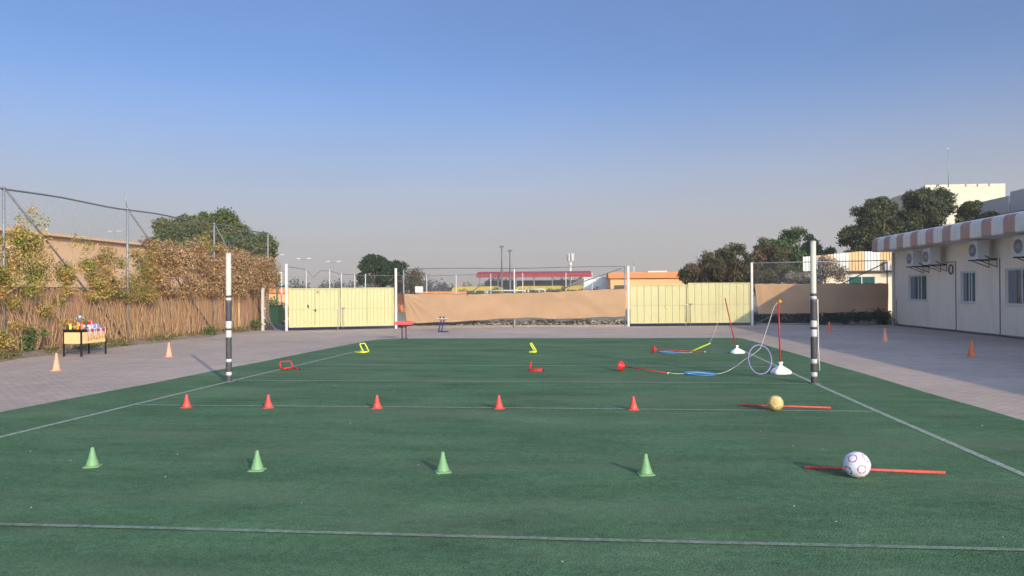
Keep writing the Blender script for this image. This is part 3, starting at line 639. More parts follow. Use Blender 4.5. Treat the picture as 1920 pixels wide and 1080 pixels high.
# ================================================================= FAR SIDE: GATES, SCREENS
def gate(label, A, Bp, split, ztop0, ztop1, zb, pitch, post_h, marks=False):
    A = Vector((*A, 0)); Bp = Vector((*Bp, 0)); d = (Bp-A).normalized(); nv = Vector((d.y, -d.x, 0))   # towards camera
    L = (Bp-A).length
    t = thing('double_gate', label, 'gate', tuple(A.lerp(Bp, .5)), 'cream sheet metal double gates')
    for P, h in ((A, post_h[0]), (Bp, post_h[1])):
        mb = MB(); mb.box((P.x, P.y, h/2), (.10, .10, h), rz=math.atan2(d.y, d.x)); mb.box((P.x, P.y, h+.01), (.12, .12, .02), rz=math.atan2(d.y, d.x)); build('gate_post', mb, 'polewhite', t)
    segs = [(0.09, split*L-.015), (split*L+.015, L-.09)]
    for si, (s0, s1) in enumerate(segs):
        zt = (ztop0, ztop1)[si]
        mb = MB(); s = s0; vs = []
        def pt(s, off, z): q = A+d*s+nv*off; return (q.x, q.y, z)
        ss = []
        while s < s1-1e-4:
            ss += [(s, 0.0), (min(s+pitch*.90, s1), 0.0), (min(s+pitch*.93, s1), -.022), (min(s+pitch*.97, s1), -.022)]; s += pitch
        ss.append((s1, 0))
        for (q, o) in ss: vs += [pt(q, o, zb+.03), pt(q, o, zt-.02)]
        mb.add(vs, [(2*i, 2*i+2, 2*i+3, 2*i+1) for i in range(len(ss)-1)])
        lf = build('gate_leaf', mb, 'gate', t)
        mb = MB(); q0, q1 = pt(s0, .012, 0), pt(s1, .012, 0)
        for z in (zb+.03, zt-.01): mb.bar((q0[0], q0[1], z), (q1[0], q1[1], z), .05, .045)
        zmid = zb+(zt-zb)*.47
        for s in (s0+.02, s1-.02): q = pt(s, .016, 0); mb.box((q[0], q[1], (zb+zt)/2), (.04, .05, zt-zb-.05), rz=math.atan2(d.y, d.x))
        build('leaf_frame', mb, 'gate', lf)
        mb = MB(); q0, q1 = pt(s0+.03, .008, 0), pt(s1-.03, .008, 0); mb.bar((q0[0], q0[1], zmid), (q1[0], q1[1], zmid), .018, .018)
        sm = (s0+s1)/2; q = pt(sm, .006, 0); mb.box((q[0], q[1], (zb+zt)/2), (.014, .014, zt-zb-.1))
        build('seam', mb, 'gatedark', lf)
        mb = MB(); sgn = -1 if si == 0 else 1; sc = (s1-.10) if si == 0 else (s0+.10)
        q = pt(sc, .045, 0); mb.tube([(q[0], q[1], .02), (q[0], q[1], zmid)], .012, 6); mb.bar(pt(sc-.09, .05, zmid+.02), pt(sc+.09, .05, zmid+.02), .02, .03)
        build('drop_bolt', mb, 'conduit' if si else 'polewhite', lf)
        if marks and si == 0:
            for (s, z, ww, hh, mm) in marks:
                k = 9; vs = [pt(s+ww*math.cos(a)*random.uniform(.6, 1.1), .004, z+hh*math.sin(a)*random.uniform(.6, 1.1)) for a in np.linspace(0, 2*PI, k, endpoint=False)]
                mb = MB(); mb.add(vs, [tuple(range(k))]); build('paint_damage', mb, mm, lf)
    return t
random.seed(4)
gate('cream double gate on the left with two dark holes and a rust patch', (-13.03, 31.75), (-8.62, 33.7), .48, 1.86, 1.88, .14, .165, (2.93, 2.76),
     marks=[(.92, 1.07, .05, .09, 'dent'), (1.22, .88, .07, .06, 'dent'), (1.33, 1.70, .055, .08, 'rust'), (.07, .42, .03, .05, 'dent')])
gate('cream double gate on the right, its corner in the building shadow', (2.08, 35.6), (7.98, 36.6), .478, 1.95, 2.03, .13, .34, (2.84, 2.98),
     marks=[(1.75, .92, .03, .02, 'conduit'), (1.85, .78, .03, .03, 'conduit')])

def screen(label, A, Bp, top, bot, folds, seed, lean=0.0):
    A = Vector((*A, 0)); Bp = Vector((*Bp, 0)); d = (Bp-A).normalized(); nv = Vector((d.y, -d.x, 0)); L = (Bp-A).length
    t = thing('shade_screen', label, 'screen', tuple(A.lerp(Bp, .5)))
    NX, NZ = 220, 36; rs = np.random.default_rng(seed)
    ph = rs.random(12)*6.28
    V = []
    sx = np.linspace(0, 1, NX+1)
    tops = np.interp(sx, *zip(*top)); bots = np.interp(sx, *zip(*bot))
    for i, s in enumerate(sx):
        for j in range(NZ+1):
            q = j/NZ; z = bots[i]+(tops[i]-bots[i])*q+.012*math.sin(s*70+ph[0])*(q > .97)+.012*math.sin(s*43+ph[1])*(q < .04)
            dd = .03*math.sin(s*9+2.2*q+ph[2])+.016*math.sin(s*23-4*q+ph[3])+.007*math.sin(s*41+7*q+ph[4])+.006*math.sin(9*q+s*6+ph[5])
            dd += folds(s*L, 1-q)
            if j == 0: dd += .01
            P = A+d*(s*L+(.14*(1-q)**1.0*max(0, 1-s*14)))+nv*(.04+dd*.8)
            V.append((P.x, P.y, z))
    mb = MB(); k = NZ+1
    mb.add(V, [(i*k+j, (i+1)*k+j, (i+1)*k+j+1, i*k+j+1) for i in range(NX) for j in range(NZ)], True)
    fb = build('fabric', mb, 'fabric', t)
    sd = fb.modifiers.new('thickness', 'SOLIDIFY'); sd.thickness = .003
    mb = MB(); mb.tube([V[i*k+NZ] for i in range(NX+1)], .010, 5); build('top_cord', mb, 'hem', t)
    mb = MB(); mb.tube([V[i*k] for i in range(NX+1)], .012, 5); build('bottom_hem', mb, 'hem', t)
    return t
def folds1(s, q):      # sagging creases fanning from the upper left corner
    v = 0
    for ang, a, w in ((.35, .055, .10), (.62, .05, .085), (.95, .04, .08), (1.3, .03, .07)):
        r = math.hypot(s, q*1.3)+1e-3; th = math.atan2(q*1.3, s)
        v += a*math.exp(-((th-ang)/w)**2)*math.exp(-r/1.1)*min(1, r*2.5)
    v += .03*math.exp(-((q-.55)/.2)**2)*math.sin(s*2.1)*.6
    v += .02*math.exp(-((s-8.2-q*1.6)/.25)**2)+.02*math.exp(-((s-6.8-q*2.2)/.3)**2)
    return v
LA, LB = (-8.45, 34.45), (1.92, 35.5)
screen('long beige shade cloth sagging between the two cream gates', LA, LB,
       [(0, 1.60), (.12, 1.60), (.3, 1.57), (.42, 1.60), (.55, 1.62), (.7, 1.66), (.82, 1.74), (1, 1.78)],
       [(0, .27), (.06, .22), (.25, .27), (.38, .36), (.55, .44), (.72, .36), (.85, .42), (1, .47)], folds1, 3)
RA, RB = (8.12, 36.62), (14.38, 37.05)
screen('flat beige shade cloth mostly in shadow beside the cream building', RA, RB, [(0, 1.99), (1, 1.96)], [(0, .53), (.4, .55), (.7, .60), (1, .60)],
       lambda s, q: .03*math.exp(-((s-.3)/.12)**2), 5)
f = thing('chain_link_fence', 'low far fence of wire mesh and white poles between the gates', 'fence', (-3, 35, 0))
def lp(A, Bp, u): return (A[0]+(Bp[0]-A[0])*u, A[1]+(Bp[1]-A[1])*u)
for u in (0.0, .50, 1.0):
    p = lp(LA, LB, u); mb = MB(); mb.tube([(p[0], p[1]+.06, 0), (p[0], p[1]+.06, 2.76+.06*u)], .035, 8); build('post', mb, 'polewhite' if u == .5 else 'galv', f)
mb = MB(); mb.tube([(*lp(LA, LB, u), 2.76+.06*u+.02*math.sin(u*9)) for u in np.linspace(0, 1, 20)], .018, 6); build('top_rail', mb, 'galvdark', f)
mb = MB(); e = lp(LA, LB, .985); h_ = lp(LA, LB, .62); mb.tube([(e[0], e[1]+.1, 2.74), (h_[0], h_[1]+.1, 1.45)], .025, 7); build('brace', mb, 'galvdark', f); mb = MB()
e = lp(LA, LB, .45); h_ = lp(LA, LB, .15); mb.tube([(e[0]-.4, e[1]+.1, 2.45), (h_[0]+1.4, h_[1]+.1, 1.5)], .02, 7); build('brace', mb, 'galvdark', f)
chain('mesh_panel', f, (LA[0], LA[1]+.06), (LB[0], LB[1]+.06), .06, 2.76, .09, .0015)
f = thing('chain_link_fence', 'wire mesh fence with slanting brace joining the cream building', 'fence', (11, 36.9, 0))
for u in (.5, 1.0):
    p = lp(RA, RB, u); mb = MB(); mb.tube([(p[0], p[1]+.06, 0), (p[0], p[1]+.06, 3.02)], .03, 8); build('post', mb, 'galvdark', f)
mb = MB(); mb.tube([(RA[0]-.1, RA[1]+.06, 2.98), (RB[0], RB[1]+.06, 3.06)], .024, 6); build('top_rail', mb, 'galv', f)
mb = MB(); e = lp(RA, RB, 1); h_ = lp(RA, RB, .66); mb.tube([(e[0], e[1]+.1, 2.98), (h_[0], h_[1]+.1, 1.95)], .026, 7); build('brace', mb, 'galvdark', f)
mb = MB(); mb.tube([(8.15, 36.7, .08), (9.4, 36.8, .62)], .018, 6); build('lower_brace', mb, 'galv', f)
chain('mesh_panel', f, (RA[0], RA[1]+.06), (RB[0], RB[1]+.06), .06, 3.0, .075, .0024)

# rubble and scrub below the screens
random.seed(9)
mb = MB()
ico = [Vector((random.gauss(0, 1), random.gauss(0, 1), random.gauss(0, 1))).normalized() for _ in range(1)]
def rock(mb, c, r):
    n = 7; vs = []
    for i, (rr, z) in enumerate(((.6, -.3), (1, 0), (.75, .5), (.25, .75))):
        for j in range(n): k = random.uniform(.8, 1.2); vs.append((c[0]+r*rr*k*math.cos(6.28*j/n), c[1]+r*rr*k*math.sin(6.28*j/n), c[2]+r*z*.8*random.uniform(.85, 1.15)))
    fs = [(i*n+j, i*n+(j+1) % n, (i+1)*n+(j+1) % n, (i+1)*n+j) for i in range(3) for j in range(n)]+[tuple(3*n+j for j in range(n))]
    mb.add(vs, fs)
for i in range(420):
    u = random.random(); p = lp((-8.4, 34.9), (2.0, 35.95), u); rock(mb, (p[0], p[1]+random.uniform(-.16, .2), random.uniform(.03, .22)), random.uniform(.04, .11))
    if i % 7 == 0: mb.m = 1; rock(mb, (p[0], p[1]-.05, random.uniform(.24, .33)), random.uniform(.05, .09)); mb.m = 0
o = build('rubble', mb, ['stone', 'palestone']); tag(o, 'bank of grey rubble and pale stones under the sagging beige cloth', 'rubble', kind='stuff')
bl = []
for i in range(60):
    u = i/60; p = lp((-8.4, 35.0), (2.0, 36.1), u); bl.append((p[0]+random.uniform(-.1, .1), p[1]+random.uniform(-.22, .12), random.uniform(.08, .28), .22, .14, .12, 1))
o = foliage('scrub_plants', None, bl, 5200, .035, 'scrub'); tag(o, 'dry grey-green scrub growing among the rubble', 'scrub', kind='stuff')
t = thing('hedge', 'dark clipped hedge in shade under the right screen', 'hedge', (12.3, 37.3, 0))
mb = MB(); [mb.tube([(11+.3*i, 37.4, 0), (11+.3*i+random.uniform(-.1, .1), 37.4, .5)], [.015, .006], 5) for i in range(11)]; build('stems', mb, 'bark', t)
foliage('foliage', t, [(10.7+3.7*i/33, 37.15+random.uniform(-.1, .15), random.uniform(.16, .56), .3, .3, .26, 1) for i in range(34)], 16000, .038, 'leaf2')
t = thing('creeping_bush', 'thin tangled bush under the left half of the right screen', 'bush', (9.4, 37.3, 0))
mb = MB(); [mb.tube([(8.3+.25*i, 37.3, 0), (8.3+.25*i+random.uniform(-.2, .2), 37.25, .3), (8.3+.25*i+random.uniform(-.3, .3), 37.3, .6)], [.012, .008, .004], 5) for i in range(11)]; build('stems', mb, 'stem', t)
foliage('foliage', t, [(8.2+2.8*i/20, 37.35+random.uniform(-.1, .15), random.uniform(.12, .48), .25, .25, .2, 1) for i in range(21)], 7000, .035, 'leaf2')

# ---- end of the left fence and the opening beside the left gate
t = thing('gate_post', 'white steel post with hinges at the open gap left of the gate', 'post', (-14.35, 32.3, 0))
mb = MB(); mb.box((-14.35, 32.3, .95), (.10, .10, 1.9)); build('post', mb, 'polewhite', t)
for z in (.28, .56, .98): mb = MB(); mb.box((-14.27, 32.26, z), (.09, .06, .08)); build('hinge', mb, 'polewhite', t)
mb = MB(); mb.bar((-14.25, 32.35, .62), (-13.72, 32.2, .05), .06, .06); mb.box((-13.66, 32.2, .03), (.22, .16, .05)); tag(build('steel_prop', mb, 'galvdark'), 'dark slanting steel prop leaning at the open gap', 'prop')
t = thing('wheeled_bin', 'dark green rubbish bin standing in the gap beyond the fence', 'bin', (-15.75, 37.0, 0))
mb = MB(); v = [(-.26, -.3), (.26, -.3), (.26, .3), (-.26, .3)]
mb.add([(x*.82-15.75, y*.82+37, .08) for x, y in v]+[(x-15.75, y+37, 1.0) for x, y in v], [(3, 2, 1, 0), (4, 5, 6, 7)]+[(i, (i+1) % 4, (i+1) % 4+4, i+4) for i in range(4)]); build('body', mb, 'bin', t)
mb = MB(); mb.box((-15.75, 36.98, 1.03), (.60, .68, .06)); mb.box((-15.75, 37.3, 1.0), (.5, .06, .04)); build('lid', mb, 'bin', t)
for s in (-1, 1): mb = MB(); mb.lathe([(.1, -.025), (.1, .025)], (-15.75+s*.26, 37.28, .10), 12, Matrix.Rotation(PI/2, 3, 'Y')); build('wheel', mb, 'black', t)
t = thing('orange_hut', 'orange-walled low hut seen through the gap beside the left gate', 'building', (-17.4, 44, 0))
mb = MB(); mb.box((-19.6, 45.5, .85), (4.6, 3.0, 1.7)); build('wall', mb, 'orangewall', t)
mb = MB(); mb.box((-19.6, 45.5, 1.82), (4.9, 3.3, .26)); build('roof', mb, 'orangeband', t)
t = thing('green_canopy', 'small dark green shade canopy on thin posts beyond the gap', 'canopy', (-16.3, 41, 0))
mb = MB(); mb.box((-17.9, 41, 2.05), (1.7, 1.6, .08)); build('canopy_sheet', mb, 'shadegreen', t)
for sx_, sy_ in ((-1, -1), (1, -1), (-1, 1), (1, 1)): mb = MB(); mb.tube([(-17.9+sx_*.8, 41+sy_*.7, 0), (-17.9+sx_*.8, 41+sy_*.7, 2.02)], .03, 7); build('post', mb, 'shadegreen', t)
random.seed(12)
for lab, x, y, h in (('young green shrub in front of the orange hut', -17.3, 40.6, 1.5), ('bushy olive shrub against the gate post beyond the gap', -16.2, 38.9, 1.0)):
    t = thing('shrub', lab, 'shrub', (x, y, 0), 'shrubs beyond the gap')
    mb = MB(); [mb.tube([(x, y, 0), (x+random.uniform(-.4, .4), y, h*.8)], [.02, .008], 5) for _ in range(7)]; build('stems', mb, 'stem', t)
    foliage('foliage', t, [(x+random.uniform(-.5, .5), y+random.uniform(-.3, .3), h*random.uniform(.25, .9), .3, .3, .25, 1) for _ in range(12)], 1300, .05, 'leaf1')
t = thing("sports_frame", "white sports goal frame with crossbar beyond the left gate", "goal", (-19.5, 43, 0))
mb = MB(); mb.tube([(-21.2, 43, 2.95), (-17.95, 43, 2.9)], .05, 8); build('crossbar', mb, 'polewhite', t)
for x in (-21.2, -17.95): mb = MB(); mb.tube([(x, 43, 0), (x, 43, 2.94)], .05, 8); build('upright', mb, 'polewhite', t)

# ================================================================= TREES
random.seed(5)
tree('broad_tree', 'broad spreading green tree rising behind the russet climbers', (-23.5, 45), [(-23.7, 45, 4.9, 2.9, 2.3, 2.0), (-25.7, 45, 4.7, 1.7, 2, 2.0), (-24.6, 45, 5.4, 1.9, 1.5, 1.4), (-22.6, 45, 5.0, 1.6, 1.5, 1.6), (-21.4, 45.5, 4.1, 1.8, 2, 1.8), (-20.3, 45.6, 2.9, 1.1, 1.2, 1.5), (-27.0, 45, 3.8, .9, 1.5, 1.6)], 130000, .08, 'leaf1', k=34, r=.52, trunk_r=.35)
tree('round_tree', 'compact round dark green tree above the left gate', (-15.3, 54), [(-15.3, 54, 3.0, 1.35, 1.3, 1.25), (-15.5, 54, 3.8, .7, .7, .5), (-13.9, 54.3, 3.3, .8, .8, .6)], 34000, .075, 'leaf2', k=34, r=.40, trunk_r=.2)
tree('round_tree', 'paler bushy tree just right of the compact dark tree', (-14.3, 60), [(-14.3, 60, 2.4, 1.3, 1.3, 1.1)], 4500, .10, 'leaf3', k=16, r=.6, trunk_r=.18)
tree('drooping_tree', 'brownish olive tree with drooping edge behind the right gate', (9.4, 46), [(9.6, 46, 3.2, 1.6, 1.6, 1.6), (8.2, 46, 2.8, 1.1, 1.3, 1.6), (10.9, 46.3, 3.3, 1.3, 1.4, 1.5), (7.1, 46, 2.2, .9, 1, 1.0), (9.5, 46, 2.2, 2.4, 1.2, .9), (6.5, 46, 2.8, .5, .6, .45)], 64000, .065, 'leaf3', k=30, r=.42, trunk_r=.22, droop=.8)
tree('tall_tree', 'lighter green tree behind the right goalpost', (14.0, 53), [(13.3, 53, 3.9, 1.2, 1.4, 1.6), (14.6, 53, 4.3, 1.3, 1.4, 1.7), (15.9, 53, 3.8, 1.1, 1.3, 1.5), (16.7, 53.3, 3.2, .8, 1, 1.1), (14.5, 53, 2.8, 2.4, 1.2, 1.2)], 56000, .07, 'leaf4', k=28, r=.45, trunk_r=.22)
tree('flowering_tree', 'sparse pale-blossomed shrub tree in front of the cream building', (13.4, 42), [(13.3, 42, 2.5, 1.2, 1.0, .9), (12.0, 42, 2.2, 1.1, .9, .8)], 9500, .05, 'petal', k=16, r=.4, trunk_r=.10, barkm='stem')
tree('dark_tree', 'leftmost of the dark trees above the striped roof', (18.6, 50), [(18.9, 50, 5.3, 1.35, 1.4, 2.1), (17.5, 50, 4.7, .9, 1.0, 1.2), (19.0, 50, 6.9, .8, .9, .7), (18.4, 50, 4.3, 1.3, 1, 1.0), (18.5, 50, 6.1, 1.2, 1.2, 1.3)], 48000, .07, 'leaf5', k=34, r=.40, trunk_r=.25, group='dark trees behind the striped building')
tree('dark_tree', 'tallest of the dark trees above the striped roof', (21.8, 50), [(21.6, 50, 5.9, 1.3, 1.5, 2.2), (22.6, 50, 7.0, .7, .9, 1.0), (21.4, 50, 7.3, .7, .8, .8), (20.7, 50, 5.8, .8, 1, 1.2), (22.0, 50, 4.8, 1.6, 1, 1.2), (21.8, 50, 6.8, 1.2, 1.2, 1.2)], 48000, .07, 'leaf5', k=34, r=.38, trunk_r=.25, group='dark trees behind the striped building')
tree('dark_tree', 'small dark tree top against the grey building, right of the others', (22.3, 45), [(21.9, 45, 5.3, .75, .9, 1.1), (22.0, 45, 6.2, .4, .5, .5), (22.8, 44.6, 5.5, .5, .5, .5), (21.9, 45, 4.5, 1.2, .8, .8)], 22000, .065, 'leaf5', k=26, r=.30, trunk_r=.2, group='dark trees behind the striped building')
# far wood
bl = []
for i in range(230):
    x = -115+230*i/230; y = random.uniform(205, 240); h = 4.2+1.6*math.sin(i*.31)+1.4*math.sin(i*.83+1)+random.uniform(-.6, .9)
    bl.append((x*1.15-15, y, h*.45, 2.2, 2.0, h*.52, 1))
o = foliage('distant_wood', None, bl, 52000, .42, 'treefar'); tag(o, 'hazy grey-green line of far trees along the horizon', 'trees', kind='stuff')

# ================================================================= FAR BUILDINGS AND MASTS
t = thing('parade_canopy', 'long low red-roofed open canopy beyond the middle screen', 'canopy', (-6.2, 95, 0))
mb = MB(); n = 120
vs = []
for i in range(n+1):
    x = -13.4+14.3*i/n; c = .03*(i % 2)
    vs += [(x, 92.6-c, 3.50), (x, 92.5-c, 3.95), (x, 94.5, 4.25+c), (x, 99, 4.15+c)]
mb.add(vs, [(4*i+j, 4*i+j+4, 4*i+j+5, 4*i+j+1) for i in range(n) for j in range(3)]); build('roof', mb, 'redroof', t)
for i in range(7):
    mb = MB(); mb.tube([(-13+2.27*i, 93, 0), (-13+2.27*i, 93, 3.6)], .07, 6); build('post', mb, 'galv', t)
mb = MB(); mb.box((-6.2, 99, 1.6), (14, .2, 3.2)); build('back_wall', mb, 'conduit', t)
def bus(x, y, label, L=6.0, ww=2.2, h=2.32):
    t = thing('minibus', label, 'bus', (x, y, 0), 'yellow minibuses parked under the canopy')
    mb = MB(); pr = [(-L/2, .45), (-L/2, h-.35), (-L/2+.25, h-.05), (-L/2+.6, h), (L/2-.9, h), (L/2-.45, h-.15), (L/2-.05, h*.55), (L/2, .95), (L/2, .45)]
    k = len(pr); mb.add([(px, -ww/2, z) for px, z in pr]+[(px, ww/2, z) for px, z in pr], [tuple(range(k)), tuple(reversed(range(k, 2*k)))]+[(i, i+k, (i+1) % k+k, (i+1) % k) for i in range(k)])
    build('body', mb, 'busyellow', t, True)
    for i in range(4): mb = MB(); mb.box((-L/2+.95+i*1.15, -ww/2-.006, h-.75), (.95, .012, .55)); build('window', mb, 'pane', t, True)
    mb = MB(); mb.add([(L/2-.44, -ww/2+.15, h-.2), (L/2-.44, ww/2-.15, h-.2), (L/2-.03, ww/2-.1, h*.57), (L/2-.03, -ww/2+.1, h*.57)], [(0, 3, 2, 1)]); build('windscreen', mb, 'pane', t, True)
    for sx_ in (-L/2+1.1, L/2-1.1):
        for sy_ in (-1, 1): mb = MB(); mb.lathe([(.36, -.1), (.36, .1)], (sx_, sy_*(ww/2-.08), .36), 14, Matrix.Rotation(PI/2, 3, 'X')); build('wheel', mb, 'black', t, True)
    mb = MB(); mb.box((L/2+.01, -.7, .75), (.03, .25, .16)); build('headlight', mb, 'topwhite', t, True); mb = MB(); mb.box((L/2+.01, .7, .75), (.03, .25, .16)); build('headlight', mb, 'topwhite', t, True)
    return t
b0 = bus(-11.8, 84, 'yellow minibus left of the middle fence pole, under the red canopy')
dup(b0, (-4.6, 84, 0), 'yellow minibus in the middle, half hidden behind the sagging cloth')
dup(b0, (0.8, 86, 0), 'yellow minibus beneath the right end of the red canopy')
t = thing('hedge', 'low olive hedge hiding the lower halves of the yellow minibuses', 'hedge', (-5, 76, 0))
mb = MB(); [mb.tube([(-13+.5*i, 76, 0), (-13+.5*i, 76, 1.2)], [.04, .02], 5) for i in range(32)]; build('stems', mb, 'bark', t)
foliage('foliage', t, [(-13.2+.36*i, 76+random.uniform(-.2, .2), random.uniform(.8, 1.62)+.20*math.sin(i*.7), .5, .4, .5, 1) for i in range(46)], 9000, .11, 'leaf1')
t = thing('orange_building', 'low apricot building with deep orange parapet behind the right gate', 'building', (6.5, 72, 0))
mb = MB(); mb.box((6.3, 74, 1.45), (7.6, 6, 2.9)); build('wall', mb, 'orangewall', t)
mb = MB(); mb.box((6.3, 73.9, 3.17), (8.0, 6.4, .54)); build('parapet', mb, 'orangeband', t)
for x in (3.4, 5.2): mb = MB(); mb.box((x, 70.96, 2.0), (1.1, .06, .5)); build('vent', mb, 'hem', t)
mb = MB(); mb.box((7.0, 72.5, 3.52), (1.8, .5, .16)); build('rooftop_unit', mb, 'topwhite', t)
t = thing('cream_shed', 'small pale cream shed left of the apricot building', 'building', (1.6, 78, 0))
mb = MB(); mb.box((1.5, 79, 1.5), (3.0, 3, 3.0)); build('wall', mb, 'creamwh', t)
mb = MB(); mb.box((1.5, 79, 3.08), (3.2, 3.2, .16)); build('roof', mb, 'roofw', t)
t = thing('boundary_wall', 'low orange boundary wall just visible over the left end of the cloth', 'wall', (-10, 62, 0))
mb = MB(); mb.box((-13.0, 62, .87), (6.4, .2, 1.74)); build('wall', mb, 'orangeband', t)
# cream building at right
t = thing('annexe_building', 'cream annexe with striped parapet sheeting and dark window right of the goalpost', 'building', (16.5, 48, 0))
mb = MB(); mb.box((17.3, 50.2, 1.4), (7.2, 4, 2.8)); build('wall', mb, 'cream', t)
mb = MB(); x = 13.6; i = 0
while x < 21.0:
    h = 3.75+min(.30, max(0, (x-13.6))*.09) if x < 17 else 4.05-(x-17)*.02
    mb.m = 0 if (i//5) % 2 else 1
    mb.box((x+.09, 48.1+.012*(i % 2), (2.86+h)/2), (.150, .06, h-2.86)); x += .185; i += 1
mb.m = 2; mb.box((17.3, 48.2, 3.3), (7.3, .05, .86)); build('parapet', mb, ['creamor', 'creamwh', 'conduit'], t)
mb = MB(); mb.box((17.3, 48.03, 2.80), (7.4, .25, .08)); build('gutter', mb, 'hem', t)
f = MB(); f.box((16.35, 48.17, 1.95), (.06, .05, 1.1)); f.box((17.95, 48.17, 1.95), (.06, .05, 1.1)); f.box((17.15, 48.17, 2.5), (1.66, .05, .06)); f.box((17.15, 48.165, 1.95), (.06, .05, 1.04)); f = build('window', f, 'alu', t)
mb = MB(); mb.box((17.15, 48.19, 1.95), (1.54, .02, 1.04)); build('pane', mb, 'panegreen', f)
mb = MB(); mb.box((18.55, 47.9, 3.15), (.28, .3, .55)); tag(build('wall_unit', mb, 'acwhite'), 'small grey unit under the parapet of the cream annexe', 'wall unit')
# tall pale building behind
t = thing('tall_building', 'tall pale building with notched parapet behind the dark trees', 'building', (28, 58, 0))
mb = MB(); mb.box((27.55, 60, 4.55), (5.5, 6, 9.1)); build('wall', mb, 'bone', t)
mb = MB()
xs = [24.75, 25.6, 26.4, 27.6, 28.4, 29.2, 30.36]
for a, c in zip(xs[:-1], xs[1:]): mb.box(((a+c)/2, 57.15, 9.19), (c-a-.10, .3, .20))
build('parapet', mb, 'bone', t)
t = thing('grey_building', 'grey-panelled building with jointed side wall above the striped roof', 'building', (26, 46, 0))
mb = MB(); mb.box((29.2, 46.0, 3.3), (10, 9.0, 6.6)); build('wall', mb, 'greybone', t)
for y0, y1, z in ((41.6, 44.6, 7.15), (44.8, 50.4, 6.95)): mb = MB(); mb.box((24.1, (y0+y1)/2, (6.0+z)/2), (.25, y1-y0, z-6.0)); build('parapet_panel', mb, 'greybone', t)
mb = MB(); mb.box((29.3, 41.4, 6.6), (10.2, .25, 1.1)); build('front_parapet', mb, 'bone', t)
t = thing('antenna_mast', 'thin tall antenna rod on top of the pale building', 'antenna', (26.6, 57.4, 9.1))
mb = MB(); mb.tube([(26.6, 57.4, 9.1), (26.6, 57.4, 11.95)], [.03, .018], 6); build('rod', mb, 'galv', t)
mb = MB(); mb.box((26.58, 57.4, 11.98), (.16, .05, .06)); build('tip', mb, 'galv', t)
# masts
def flood(x, y, h, label):
    t = thing('floodlight_mast', label, 'floodlight', (x, y, 0), 'floodlight masts beyond the red canopy')
    mb = MB(); mb.tube([(0, 0, 0), (0, 0, h*.62)], .13, 8); mb.tube([(0, 0, h*.62), (0, 0, h)], .075, 8); build('mast', mb, 'galvdark', t, True)
    mb = MB(); mb.box((0, -.1, h+.08), (.55, .3, .18)); mb.box((0, 0, h-.12), (.12, .12, .2)); build('lamp_head', mb, 'galvdark', t, True)
    return t
flood(-9.9, 90, 7.1, 'taller of the two floodlight masts above the red canopy'); flood(-8.9, 90, 6.6, 'shorter floodlight mast to the right of the taller one')
t = thing('telecom_tower', 'slim white telecom pole with antenna panels behind the red canopy', 'tower', (-1.9, 110, 0))
mb = MB(); mb.tube([(-1.95, 110, 0), (-1.95, 110, 7.0)], [.22, .16], 10); build('pole', mb, 'polewhite', t)
mb = MB()
for a in np.linspace(0, 2*PI, 6, endpoint=False): mb.box((-1.95+.42*math.cos(a), 110+.42*math.sin(a), 6.75), (.2, .14, 1.1), rz=a); mb.tube([(-1.95, 110, 6.8), (-1.95+.42*math.cos(a), 110+.42*math.sin(a), 6.8)], .04, 5)
mb.lathe([(.22, 5.5), (.28, 5.6), (.22, 5.9)], (-1.95, 110, 0), 10); build('antenna_panels', mb, 'polewhite', t)
t = thing('thin_mast', 'thin white mast above the apricot building', 'mast', (4.4, 85, 0))
mb = MB(); mb.tube([(5.8, 88, 0), (5.8, 88, 4.6)], .06, 6); build('pole', mb, 'polewhite', t)
mb = MB(); mb.box((5.8, 88, 4.5), (.3, .1, .25)); mb.tube([(5.8, 88, 4.6), (5.8, 88, 5.15)], .03, 5); build('antenna', mb, 'galv', t)
def streetlight(x, y, h, label):
    t = thing('street_light', label, 'street light', (x, y, 0), 'far twin-headed street lights')
    mb = MB(); mb.tube([(0, 0, -4), (0, 0, h)], [.045, .02], 6); build('pole', mb, 'galv', t, True)
    mb = MB(); mb.tube([(-.5, 0, h+.15), (0, 0, h-.05), (.5, 0, h+.15)], .03, 5); build('arm', mb, 'galv', t, True)
    for s in (-1, 1): mb = MB(); mb.box((s*.72, 0, h+.17), (.55, .3, .12)); build('lamp_head', mb, 'polewhite', t, True)
    return t
s0 = streetlight(-42.3, 100, 6.85, 'street light between the far tree and the left gate, above its left post')
dup(s0, (-38.5, 100, -.55), 'street light second from left above the left gate'); dup(s0, (-34.3, 100, -1.0), 'street light third along, left of the round tree')
dup(s0, (-66.2, 100, 3.6), 'twin-headed street light seen beyond the left wire fence above the sand wall')
# far pitch fence: posts and wires
t = thing('far_pitch_fence', 'far wire fence of many thin poles beyond the gates', 'fence', (-8, 58, 0))
for i, (x, y, h) in enumerate(((-19.1, 50, 3.3), (-17.43, 50, 3.3), (-16.6, 50, 3.0), (-15.66, 50, 2.95), (-14.91, 50, 2.95), (-11.71, 55, 2.96), (-9.48, 55, 3.0), (-6.88, 55, 3.04), (-4.5, 55, 3.06), (-1.31, 55, 3.06), (.6, 55, 3.06))):
    mb = MB(); mb.tube([(x, y, 0), (x, y, h)], .034, 7); build('post', mb, 'polewhite', t)
mb = MB(); mb.tube([(-20.4, 50, 3.5), (-19.1, 50, 3.3), (-18.6, 50, 2.75), (-18.1, 50, 3.2), (-17.43, 50, 3.2), (-16.6, 50, 2.95), (-15.66, 50, 2.9), (-14.91, 50, 2.85), (-11.71, 55, 2.9), (-9.48, 55, 2.95), (-6.88, 55, 3.0), (-4.5, 55, 3.0), (-1.31, 55, 3.0), (.6, 55, 3.0)], .02, 5); build('top_wire', mb, 'galvdark', t)
